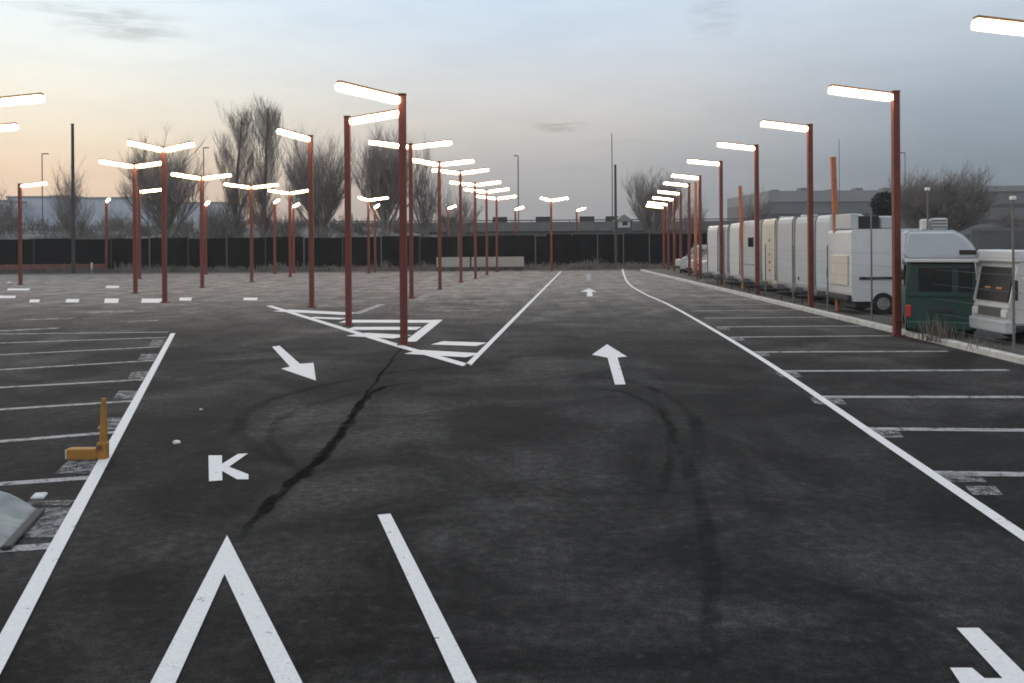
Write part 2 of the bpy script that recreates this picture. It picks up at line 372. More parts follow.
# hatched island
ribbon('island_edge', [gp(269, 306), gp(400, 346.5), gp(467.5, 366)], .24, M['paint'], .010)
ribbon('island_edge', [gp(467.5, 366), gp(561, 271.5)], .13, M['paint'], .010)
ribbon('island_edge', [gp(410, 342), gp(438, 320)], .3, M['paint'], .010)
ribbon('island_edge', [gp(356, 314), gp(382, 304.5)], .3, M['paint_old'], .010)
for a, b, w in (((281, 310.5), (352, 314), .5), ((310, 317.5), (344, 319.0), .3), ((343, 321.3), (436, 321.5), .55), ((350, 328.5), (419, 328.5), .5), ((356, 334.5), (403, 337), .5), ((437, 343), (482, 344.5), .42), ((413, 352), (474, 355.5), .42)):
    pline('hatch_stripe', a, b, w * 1.75, M['paint'], .006)
# bay lines, left field
for a, b in (((-120, 558.5), (54, 546)), ((-60, 488.5), (95, 477.5)), ((-60, 446.5), (119, 432)), ((-60, 413.5), (138, 400.8)), ((-60, 391), (143, 379.8)), ((-60, 373.5), (154, 360.6)), ((-60, 358), (160, 346.8)), ((-40, 344.5), (166, 337.5)), ((-40, 334.5), (168, 332.2))):
    pline('bay_line', a, b, .16, M['paint_old'])
for a, b in (((25, 503.5), (72, 503)),): pline('bay_line', a, b, .16, M['paint_faint'])
# bay lines, right field
for a, b in (((937, 473.5), (1060, 475)), ((866, 429), (1040, 430.5)), ((814, 397), (1035, 397.2)), ((777, 371.3), (1008, 370.2)), ((752, 352.2), (948, 351.4)), ((730, 337.3), (893, 335.8)), ((716, 327), (868, 326)), ((704, 318.3), (850, 317)), ((692, 311), (834, 310)), ((684, 305.2), (822, 304)), ((676, 300.3), (798, 299.2)), ((669, 296), (784, 295))):
    pline('bay_line', a, b, .19, M['paint_old'])
# worn bay numbers at the ends of the bays
def patch(cx, cy, w, h, skew):
    ppoly('bay_number', [(cx - w / 2 - skew, cy + h / 2), (cx + w / 2 - skew, cy + h / 2), (cx + w / 2 + skew, cy - h / 2), (cx - w / 2 + skew, cy - h / 2)], M['number'], .006)
for p in ((157, 342.8, 12, 6, 2), (148, 357, 17, 6, 2), (140, 375.5, 20, 7, 2), (126, 395, 20, 8, 3), (112, 424, 22, 12, 5), (80, 466, 34, 16, 8), (46, 523, 46, 30, 12)): patch(*p)
for p in ((962, 478, 40, 9, -5), (984, 491, 30, 9, -4), (884, 434, 34, 8, -4), (828, 401, 32, 7, -3), (789, 375, 22, 5, -3), (760, 354.5, 18, 4, -2), (737, 339, 14, 3.4, -2), (723, 328.4, 12, 3, -1)): patch(*p)
# short dashes and faint rows far on the left
for cx, cy, w, h in ((6, 297, 18, 2.4), (34, 301, 10, 3), (72, 300.8, 13, 3.4), (111, 300.8, 14, 4.4), (151, 300.8, 20, 4.2), (185, 299.2, 12, 3), (112, 287, 13, 2.2), (250, 299, 14, 2.5), (18, 289.5, 22, 2)):
    ppoly('bay_dash', [(cx - w / 2, cy + h / 2), (cx + w / 2, cy + h / 2), (cx + w / 2 + 1, cy - h / 2), (cx - w / 2 + 1, cy - h / 2)], M['paint'], .006)
for a, b, w in (((88, 312.5), (134, 311.2), .7), ((24, 319.5), (72, 318.6), .5), ((128, 321.6), (158, 320.6), .45), ((0, 331), (60, 328), .4), ((160, 305.5), (200, 303.6), .5), ((82, 305), (60, 306), .3), ((240, 301), (280, 300.5), .6), ((300, 289), (350, 287.5), .7), ((318, 306), (345, 305.5), .6), ((190, 291), (240, 288.5), .6), ((420, 302), (520, 300), .5), ((440, 292), (530, 290.5), .5), ((430, 311), (505, 310), .35)):
    pline('faded_bay_line', a, b, w, M['paint_faint'])
ribbon('faded_bay_line', [gp(412, 301), gp(440, 291), gp(470, 283), gp(500, 275.5)], .45, M['paint_faint'], .006)

# construction seam running up to the first pole, and the curved tyre marks
seam_px = [(238, 540), (262, 512), (290, 484), (312, 466), (330, 446), (346, 424), (362, 400), (380, 376), (398, 352), (408, 340)]
ribbon('seam_crack', smooth_pts(seam_px, 14), .15, M['seam'], .003, jitter=.32, wfun=lambda t: .55 + .6 * math.sin(math.pi * min(1, t * 1.5 + .05)) if t < .64 else .45)
ribbon('seam_crack', smooth_pts([(300, 478), (322, 458), (343, 432), (356, 412), (368, 396), (388, 386), (420, 382)], 14), .15, M['seam'], .0022, jitter=.35)
ribbon('seam_dust', smooth_pts([(330, 470), (352, 436), (372, 404), (392, 372), (416, 344)], 10), .55, M['dust'], .0016, jitter=.4)
def tyres(pix, w=.2, gap=0.0, z=.002):
    P = smooth_pts(pix)
    ribbon('tyre_mark', P, w, M['tyre_mark'], z, jitter=.15)
tyres([(300, 470), (262, 452), (240, 432), (246, 414), (276, 398), (330, 384), (400, 372), (470, 366)], .26)
tyres([(322, 486), (290, 462), (270, 440), (280, 420), (312, 405), (370, 390), (440, 380)], .16, z=.0023)
tyres([(540, 374), (622, 380), (668, 396), (694, 420), (698, 452), (690, 480)], .22)
tyres([(560, 386), (618, 391), (652, 406), (670, 430), (670, 462), (660, 500)], .16, z=.0026)
tyres([(700, 690), (712, 600), (706, 530), (690, 470), (668, 420), (648, 380)], .18, z=.0024)
ribbon('scuff_mark', smooth_pts([(585, 600), (602, 556), (634, 510), (650, 470), (655, 430)]), .5, M['scuff'], .0012)
ribbon('scuff_mark', smooth_pts([(690, 420), (742, 460), (760, 520), (770, 600)]), .30, M['scuff'], .0014)
ribbon('scuff_mark', smooth_pts([(400, 440), (430, 480), (470, 530), (480, 600)]), .6, M['scuff'], .0013)
ribbon('scuff_mark', smooth_pts([(96, 640), (180, 590), (230, 520), (250, 470)]), .5, M['scuff'], .0011)

# kerb along the caravans
k = MB(); k.box(KX, KX + .22, -10, 70, -.05, .13, .02)
tag(k.build('kerb', M['kerb']), kind='structure')
verge = mesh_obj('verge', [(KX + .22, -10, .05), (KX + 40, -10, .05), (KX + 40, 74, .05), (KX + .22, 74, .05)], [(0, 1, 2, 3)], M['dirt'])
tag(verge, kind='structure')

# ------------------------------------------------------------------ lamp posts
ARM = 1.85
pole_me = MB().box(-.085, .085, -.085, .085, .02, 6.0, .012, 1).build('pole', M['rust']); POLE = pole_me.data; bpy.data.objects.remove(pole_me)
o = MB().box(-.155, .155, -.155, .155, 0, .025, .004, 1)
for sx in (-1, 1):
    for sy in (-1, 1): o.cyl((sx * .125, sy * .125, .02), (sx * .125, sy * .125, .06), .015, n=6)
o = o.build('base_plate', M['rust']); PLATE = o.data; bpy.data.objects.remove(o)
TILT = R(4.5)
Mt = Matrix.Rotation(-TILT, 4, 'Y')
o = MB().box(.075, ARM, -.07, .07, -.05, .0, .01, 1, Mt).build('arm', M['arm']); ARMM = o.data; bpy.data.objects.remove(o)
o = MB().box(.13, ARM - .02, -.05, .05, -.155, -.054, .02, 1, Mt).build('light_strip', M['light']); STRIP = o.data; bpy.data.objects.remove(o)
o = MB().box(.10, ARM + .02, -.105, .105, -.235, -.052, .045, 3, Mt).build('glow_sleeve', M['lamp_glow']); SLEEVE = o.data; bpy.data.objects.remove(o)
o = MB().box(-.095, .095, -.095, .095, 6.0, 6.03, .004, 1).build('cap', M['rust']); CAP = o.data; bpy.data.objects.remove(o)
def lamp(bx, by, ty, ends, label, group, loc=None, height=None):
    p = gp(bx, by) if loc is None else Vector(loc)
    h = (by - ty) * p.y / F if height is None else height
    rt = empty('lamp_post', p); tag(rt, label, 'lamp post', group)
    o = link(bpy.data.objects.new('pole', POLE), rt); o.scale = (1, 1, h / 6)
    link(bpy.data.objects.new('base_plate', PLATE), rt)
    o = link(bpy.data.objects.new('pole_cap', CAP), rt); o.location.z = h - 6
    for e in ends:
        if isinstance(e, tuple): ang = R(e[0])
        else:
            # the azimuth, turned toward the lot or away from it, that gives the arm its seen span
            best = None
            for k in range(-80, 6):
                t = math.pi - R(-k) if e < bx else R(k)
                if e < bx: t = math.pi + R(-k)
                X, Yv = p.x + ARM * math.cos(t), p.y + ARM * math.sin(t)
                err = abs(CX + F * X / Yv - e) + .006 * abs(k)
                if best is None or err < best[0]: best = (err, t)
            ang = best[1]
        a = link(bpy.data.objects.new('arm', ARMM), rt); a.location = (0, 0, h - .02); a.rotation_euler.z = ang
        link(bpy.data.objects.new('light_strip', STRIP), a); link(bpy.data.objects.new('glow_sleeve', SLEEVE), a)
    return rt
GR = 'lamp posts along the caravans'; GI = 'lamp posts of the middle row'; GL = 'lamp posts of the left field'; GE = 'lamp posts by the dark fence'
# right row
lamp(0, 0, 0, [(-172,)], 'nearest lamp post of the right row, only its arm showing at the top right', GR, (9.60, 15.3, 0), 6.07)
rl = [(897, 336, 92, 832, 'tall lamp post beside the green camper van'),
      (811, 310.5, 125, 763, 'lamp post by the kerb in front of the bluish caravan with the small hatch'),
      (757.4, 295.7, 145.3, 719, 'lamp post in front of the tall narrow caravan with the dark upper window'),
      (721.7, 286, 161.5, 688.5, 'lamp post in front of the tight cluster of slim white caravans'),
      (700.5, 280, 176, 672.5, 'lamp post in front of the small white van with a red panel'),
      (689.5, 276.8, 183.5, 664.5, 'sixth whole lamp post of the right row, just beyond the small white van'),
      (681, 273.5, 192, 658.5, 'seventh whole lamp post of the right row, arm overlapping its neighbours'),
      (674.5, 272, 198, 653.5, 'third lamp post from the far end of the right row'),
      (668.5, 270.8, 203, 648.5, 'second lamp post from the far end of the right row'),
      (664, 269.8, 206, 647, 'farthest and shortest looking lamp post of the right row')]
for bx, by, ty, e, l in rl: lamp(bx, by, ty, [e], l, GR)
# middle row, from the island into the distance
ml = [(404, 345, 95, [339], 'tallest lamp post at the tip of the hatched island, single arm to the left'),
      (411.6, 298.5, 144, [370, 452], 'double armed lamp post half hidden behind the tall island post'),
      (440, 289.5, 162, [412, 474], 'double armed lamp post second behind the tall island post'),
      (461, 282.6, 171, [433, 488.5], 'double armed lamp post in front of the left end of the white barrier'),
      (475.6, 278.8, 183, [450.5, 500.5], 'double armed lamp post in front of the gap between the white barriers'),
      (487, 275.3, 190, [465, 509], 'double armed lamp post second from the far end of the middle row'),
      (497, 272, 197, [477.5, 516.5], 'double armed lamp post at the far end of the middle row'),
      (551.5, 271, 199, [541.5, 568], 'lone double armed lamp post before the viaduct, left of the lane')]
for bx, by, ty, e, l in ml: lamp(bx, by, ty, e, l, GI)
# left field
ll = [(348.7, 326, 117, [402], 'single armed lamp post on the hatched island, arm pointing right at the tallest post'),
      (311.8, 307.5, 136, [279.5], 'single armed lamp post, arm to the left, at the left corner of the hatched island'),
      (164.8, 302.5, 147, [129.5, 194], 'tallest double armed lamp post of the left field, beside the white dashes'),
      (135.5, 293.5, 164, [100.5, 165], 'double armed lamp post just left of the tallest one in the left field'),
      (139.6, 279, 190, [163.5], 'single armed lamp post hidden close behind the double armed one at left'),
      (202.3, 288, 176, [172.5, 231], 'double armed lamp post between the spreading bare tree and the twin poplar'),
      (251.8, 282, 185.5, [225, 278], 'double armed lamp post in front of the twin poplar'),
      (290.3, 277, 191.5, [268.8, 308.5], 'double armed lamp post close behind the left corner of the island'),
      (20.5, 285, 184, [46.5], 'single armed lamp post in front of the red rail, arm pointing right'),
      (368.8, 273.3, 198.5, [359, 388], 'double armed lamp post by the dark fence, between the two island posts')]
for bx, by, ty, e, l in ll: lamp(bx, by, ty, e, l, GL)
lamp(0, 0, 0, [(-4,)], 'lamp post outside the left edge, the nearer and higher of two arms reaching in', GL, (-13.70, 22.9, 0), 6.18)
lamp(0, 0, 0, [(-4,)], 'lamp post outside the left edge, the farther and lower of two arms reaching in', GL, (-17.50, 28.6, 0), 6.2)
# posts seen end-on along the fence
el_ = [(106.7, 272.6, 200, 110, 'thin lamp post at the right end of the red rail, lamp seen end on'),
       (206, 274.5, 203, 209, 'lamp post seen end on, just behind the one between the tree and the twin poplar'),
       (275, 273.8, 201, 279, 'lamp post seen end on by the dark fence, right of the twin poplar'),
       (293.8, 273.4, 205, 299, 'lamp post seen end on by the dark fence, closest left of the island corner post'),
       (375.2, 272.4, 206, 379, 'lamp post seen end on by the dark fence, left of the tallest post'),
       (448.6, 269.6, 207, 455.5, 'lamp post seen end on behind the left part of the white barrier'),
       (515.7, 268.6, 208, 523.5, 'lamp post seen end on at the right end of the white barrier'),
       (577, 266.3, 209, 585, 'lamp post seen end on before the viaduct, right of the lone double armed one')]
for bx, by, ty, e, l in el_: lamp(bx, by, ty, [e], l, GE)

# ------------------------------------------------------------------ things on the left bays
p = gp(103, 459)
rt = empty('folding_barrier', p); tag(rt, 'worn yellow L-shaped folding bay barrier standing on the left bays', 'barrier')
MB().box(-.055, .055, -.05, .05, 0, .20, .01, 1).build('hinge_block', M['yellow'], rt)
o = MB(); o.prism([(-.03, .19), (.045, .19), (.03, .70), (-.005, .70)], 'y', -.03, .03); o.build('upright', M['yellow'], rt)
o = MB().box(-.40, -.05, -.06, .06, .0, .13, .012, 1)
o.build('folded_arm', M['yellow'], rt)
MB().box(-.415, -.40, -.05, .05, .01, .12, .004, 1).build('end_cap', M['clear'], rt)
MB().cyl((-.02, -.07, .14), (-.02, .07, .14), .03, n=10).build('hinge_pin', M['brickred'], rt)
# crumpled sheet of plastic at the left edge
def sheet():
    c = [gp(38, 512.5), gp(5.5, 550), gp(-150, 566), gp(-150, 500)]      # ground outline
    verts, faces, n = [], [], 26
    for j in range(n + 1):
        for i in range(n + 1):
            u, v = i / n, j / n
            p = c[0] * (1 - u) * (1 - v) + c[1] * (1 - u) * v + c[2] * u * v + c[3] * u * (1 - v)
            z = .02 + .25 * (1 - math.exp(-u * 3.6)) * (1 - .55 * v) + .035 * math.sin(9 * u + 5 * v) * math.sin(7 * v + 2) + random.uniform(-.006, .006)
            verts.append((p.x, p.y, max(.012, z)))
            if i and j:
                a = j * (n + 1) + i; faces.append((a, a - 1, a - n - 2, a - n - 1))
    return verts, faces
m, nt_, b_ = new_mat('clouded_plastic')
tc_ = N(nt_, 'ShaderNodeTexCoord'); nz_ = noise(nt_, tc_.outputs['Object'], 2.2, 4, .6, 1.2)
nt_.links.new(ramp(nt_, nz_.outputs['Fac'], [(.3, (.13, .145, .145)), (.5, (.22, .245, .24)), (.7, (.32, .35, .345))]).outputs[0], b_.inputs['Base Color'])
b_.inputs['Roughness'].default_value = .55; b_.inputs['Specular IOR Level'].default_value = .6
v_, f_ = sheet(); sh = mesh_obj('plastic_sheet', v_, f_, m, smooth=True)
tag(sh, 'crumpled grey green plastic sheet with black edge lying at the left border', 'plastic sheet')
sm = sh.modifiers.new('thick', 'SOLIDIFY'); sm.thickness = .006; sm.offset = 1
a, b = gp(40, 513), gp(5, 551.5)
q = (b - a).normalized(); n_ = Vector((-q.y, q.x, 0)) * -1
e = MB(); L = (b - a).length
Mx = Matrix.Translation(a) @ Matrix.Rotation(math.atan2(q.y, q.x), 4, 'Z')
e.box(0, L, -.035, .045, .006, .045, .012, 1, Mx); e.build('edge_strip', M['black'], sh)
e = MB(); e.box(-.02, .10, -.06, .10, .05, .085, .012, 1, Matrix.Translation(gp(34, 504)) @ Matrix.Rotation(.25, 4, 'Z')); e.build('corner_glint', M['litter'], sh)  # white block stands in for the bright reflection at this corner
# litter
def scrap(px, py, s, label):
    bm = bmesh.new(); bmesh.ops.create_icosphere(bm, subdivisions=2, radius=s)
    for v in bm.verts: v.co = Vector((v.co.x * random.uniform(.8, 1.5), v.co.y * random.uniform(.7, 1.2), max(-.3 * s, v.co.z * random.uniform(.3, .8))))
    p = gp(px, py); bmesh.ops.translate(bm, verts=bm.verts, vec=(p.x, p.y, .3 * s + .002))
    me = bpy.data.meshes.new('litter_scrap'); bm.to_mesh(me); bm.free(); me.materials.append(M['litter'])
    tag(link(bpy.data.objects.new('litter_scrap', me)), label, 'litter', 'litter on the asphalt')
scrap(177, 443.5, .045, 'white crumpled scrap of litter left of the letter mark')
scrap(201, 410, .022, 'tiny white scrap of litter between the yellow barrier and the turn arrow')
scrap(9, 284, .16, 'white lump of litter at the foot of the far left lamp post')

# ------------------------------------------------------------------ dark screen fence at the back
FY = 77.0
fn = empty('screen_fence', (0, FY, 0)); tag(fn, 'long dark netted fence closing the back of the car park', 'fence')
for i in range(22):
    x0, x1 = -64 + i * 3.3, -64 + (i + 1) * 3.3
    if x0 > 2.5: break
    h = 2.85 + .05 * math.sin(i * 2.1)
    MB().box(x0 + .05, x1 - .05, -.03, .03, .10, h, 0).build('netting_panel', M['net'], fn)
    MB().box(x0 - .04, x0 + .04, -.09, -.031, 0, 2.95, 0).build('fence_post', M['post'] if i % 2 == 0 else M['dark_post'], fn)
# dark opening under the viaduct: its shade made as black panels
fn2 = empty('viaduct_shade', (0, 80, 0)); tag(fn2, 'dark panels for the shade under the viaduct behind the lane end', 'fence')
for i in range(7):
    x0 = 3.0 + i * 2.3
    MB().box(x0 + .04, x0 + 2.26, -.02, .02, .08, 3.0 - .03 * (i % 3), 0).build('shade_panel', M['net'], fn2)
    MB().box(x0 - .04, x0 + .04, -.07, -.021, 0, 3.1, 0).build('fence_post', M['post'], fn2)

# red rail at the left
pL, pR = gp(-40, 273.5), gp(107, 272.5)
rr_ = empty('red_rail', (pR.x, pR.y, 0)); tag(rr_, 'long low rust red rail on posts at far left before the fence', 'guard rail')
Lr = 14.0
MB().box(-Lr, 0, -.05, .05, .25, .72, .02, 1).build('rail', M['brickred'], rr_)
for i in range(6): MB().box(-Lr + .3 + i * 2.6, -Lr + .42 + i * 2.6, .051, .17, 0, .7).build('rail_post', M['post'], rr_)
MB().box(-1.3, -1.15, -.16, -.051, 0, .85, .01, 1).build('rail_post', M['kerb'], rr_)

# white barriers
for (x0, x1, lab) in ((436.5, 470, 'shorter white barrier panel on dark feet left of its longer twin'), (471.5, 524, 'longer white barrier panel on dark feet before the dark fence')):
    a, b = at(x0, 270, 74), at(x1, 270, 74); c = (a + b) / 2; hw = (b.x - a.x) / 2
    rt = empty('site_barrier', (c.x, 74, 0)); tag(rt, lab, 'barrier', 'white barriers by the fence')
    MB().box(-hw, hw, -.08, .08, .30, 1.12, .02, 1).build('panel', M['white_b'], rt)
    for s in (-.8, 0, .8): MB().box(s * hw - .25, s * hw + .25, -.3, .3, 0, .30, .02, 1).build('foot', M['dark_post'], rt)

# ------------------------------------------------------------------ thin masts and far street lamps
def mast(px, ytop, Y, r, name, label, cat, mat='dark_post', z0=0.0, head=None, tilt=0.0):
    p = at(px, ytop, Y); rt = empty(name, (p.x, Y, z0)); tag(rt, label, cat)
    MB().cyl((0, 0, 0), (tilt, 0, p.z - z0), r, r * .75, 8).build('shaft', M[mat], rt)
    if head:
        o = MB().box(min(0, head), max(0, head), -.12, .12, p.z - z0 - .05, p.z - z0 + .12, .03, 1); o.build('lamp_head', M['post'], rt)
    else: MB().cyl((tilt, 0, p.z - z0), (tilt, 0, p.z - z0 + .12), r, r * .6, 8).build('cap', M[mat], rt)
    return rt
mast(72.5, 125, 74.5, .16, 'tall_post', 'tall dark bare post in front of the small tree at far left', 'post')
mast(615.3, 166, 76, .13, 'tall_post', 'thick dark post beyond the lane end, beside a thin mast', 'post')
mast(611.8, 134, 120, .07, 'thin_mast', 'very thin tall mast rising behind the lane end', 'mast')
mast(42, 154, 150, .11, 'street_lamp', 'faint distant street lamp left of the small bare tree', 'street lamp', 'post', head=1.1)
mast(203.5, 148, 150, .11, 'street_lamp', 'faint distant street lamp between the spreading tree and the twin poplar', 'street lamp', 'post', head=.9)
mast(518, 156, 150, .12, 'street_lamp', 'faint distant street lamp above the right end of the white barrier', 'street lamp', 'post', head=-.7)
mast(839, 140, 150, .07, 'thin_mast', 'faint thin mast above the orange-lit post on the right', 'mast', 'post')
mast(905, 153, 150, .08, 'street_lamp', 'faint distant street lamp left of the bare tree on the right', 'street lamp', 'post', head=-.8)

# ------------------------------------------------------------------ far buildings, viaduct, embankment
def building(name, x0, x1, ytop, Y, depth, mat, label, floors=3, bays=6, winmat='bldg_win', cat='building'):
    a, b = at(x0, ytop, Y), at(x1, ytop, Y); h = a.z
    rt = empty(name, ((a.x + b.x) / 2, Y, 0)); tag(rt, label, cat); w = (b.x - a.x) / 2
    MB().box(-w, w, 0, depth, 0, h).build('wall', M[mat], rt)
    MB().box(-w - .2, w + .2, -.2, depth + .2, h + .003, h + .5).build('roof', M['shed_l'], rt)
    for f in range(floors):
        for k in range(bays):
            xx = -w + (k + .5) * 2 * w / bays; z = h * (f + .4) / floors
            MB().box(xx - w / bays * .45, xx + w / bays * .45, -.08, -.003, z, z + h / floors * .42).build('window', M[winmat], rt)
    return rt
building('apartment_block', -30, 6, 202, 240, 16, 'bldg_pale', 'pale block with dark windows cut by the left edge of the photo', 4, 3)
building('office_block', 7, 46, 198, 250, 20, 'bldg_blue', 'bluish block behind the far left lamp post', 3, 5, 'bldg_pale')
building('office_block', 50, 66, 197, 262, 20, 'bldg_pale', 'narrow pale blue block behind the small bare tree', 3, 2, 'bldg_blue')
building('office_block', 84, 132, 199, 255, 20, 'bldg_blue', 'wide bluish block behind the end of the red rail', 3, 5, 'bldg_pale')
building('office_block', 150, 222, 204, 270, 20, 'bldg_pale', 'low bluish block seen through the spreading bare tree', 2, 7, 'bldg_blue')
# long shed on the right
def shed():
    a, b = at(768, 191, 210), at(1110, 191, 210)
    rt = empty('industrial_shed', ((a.x + b.x) / 2, 210, 0)); tag(rt, 'long low grey industrial building along the skyline behind the caravans', 'building')
    w = (b.x - a.x) / 2; h = a.z
    MB().box(-w, w, 0, 40, 0, h - 2.6).build('wall', M['shed'], rt)
    MB().box(-w, w, -.3, 40, h - 2.597, h).build('roof_band', M['shed_l'], rt)
    MB().box(-w, w, -.35, -.02, h - 6.5, h - 5.3).build('dark_band', M['shed_d'], rt)
    for i in range(12):
        xx = -w + w * 2 * (i + .5) / 12; MB().box(xx - .8, xx + .8, 5, 8, h + .003, h + random.uniform(.4, 1.1)).build('roof_vent', M['shed'], rt)
    a2, b2 = at(962, 187, 190), at(1120, 187, 190)
    r2 = empty('warehouse', ((a2.x + b2.x) / 2, 190, 0)); tag(r2, 'taller grey warehouse behind the truck at the right edge', 'building')
    w2 = (b2.x - a2.x) / 2; h2 = a2.z
    MB().box(-w2, w2, 0, 18, 0, h2).build('wall', M['shed'], r2)
    MB().box(-w2 - .1, w2 + .1, -.25, -.01, h2 - 1.0, h2 + .2).build('roof_edge', M['shed_l'], r2)
    for i in range(3): MB().box(-w2, w2, -.12, -.012, h2 - 4.4 - i * 3.2, h2 - 3.6 - i * 3.2).build('cladding_band', M['shed_d'], r2)
    a3 = at(975, 232, 75)
    r3 = empty('boundary_wall', (at(1050, 236, 75).x, 75, 0)); tag(r3, 'low grey wall behind the truck at the right edge', 'wall')
    h3 = at(1000, 231, 75).z
    MB().box(-6.5, 9, 0, .3, 0, h3).build('wall', M['concrete'], r3)
    MB().box(-6.5, 9, -.05, .35, h3 + .003, h3 + .25).build('coping', M['concrete_l'], r3)
shed()
# viaduct
VY = 112.0
va = empty('viaduct', (0, VY, 0)); tag(va, 'long grey concrete viaduct crossing behind the lane end', 'viaduct')
zt = at(560, 219, VY).z; zb = at(560, 237, VY).z
x0, x1 = at(330, 230, VY).x, at(790, 230, VY).x
MB().box(x0, x1, 0, 9, zb, zt - 1.05).build('deck', M['concrete'], va)
MB().box(x0, x1, -.25, -.003, zt - 1.5, zt - .35).build('parapet', M['concrete_l'], va)
MB().box(x0, x1, -.12, -.02, zt - .2, zt - .08).build('railing', M['dark_post'], va)
for i in range(24):
    xx = x0 + (i + .5) * (x1 - x0) / 24; MB().box(xx - .05, xx + .05, -.13, -.01, zt - .35, zt - .2).build('railing_post', M['dark_post'], va)
for px in (345, 420, 480, 540, 602, 640, 700, 760):
    x = at(px, 240, VY).x; MB().box(x - .6, x + .6, 1.5, 7.5, 0, zb - .003).build('pier', M['concrete'], va)
for px in (448, 500, 543, 587, 613):
    x = at(px, 218, VY).x; MB().box(x - .9, x + .9, -.2, .6, zt - .34, zt + .3).build('parapet_cabinet', M['dark_post'], va)
# small white hut by the viaduct
hp = at(624, 226, 104); hut = empty('white_hut', (hp.x, 104, 0)); tag(hut, 'small white gabled hut rising in front of the viaduct', 'hut')
hz_, hw_ = at(624, 221, 104).z, .95
MB().box(-hw_, hw_, 0, 2.5, 0, hz_).build('wall', M['concrete'], hut)
MB().prism([(-hw_ - .15, hz_ + .003), (hw_ + .15, hz_ + .003), (0, hz_ + .8)], 'y', -.2, 2.6).build('roof', M['white_b'], hut)
MB().box(-.7, .7, -.06, -.003, hz_ - .75, hz_ - .05).build('white_board', M['wh_w'], hut)
MB().box(-.2, .4, -.1, -.061, hz_ - .5, hz_ - .1).build('window', M['black'], hut)
# embankment
def embankment():
    xs = [-150 + i * 5 for i in range(72)]; prof = [(92, 0), (97, 1.6), (102, 3.1), (108, 4.1), (128, 4.3), (150, 0)]
    verts, faces = [], []
    for i, x in enumerate(xs):
        amp = 1.0 if x < -14 else max(.25, 1 - (x + 14) / 14)
        for (y, z) in prof: verts.append((x + random.uniform(-1, 1), y + random.uniform(-.8, .8), max(0, (z * (1 + random.uniform(-.12, .12))) * amp) - .02))
    n = len(prof)
    for i in range(len(xs) - 1):
        for j in range(n - 1): a = i * n + j; faces.append((a, a + n, a + n + 1, a + 1))
    tag(mesh_obj('embankment', verts, faces, M['earth']), kind='structure')
embankment()

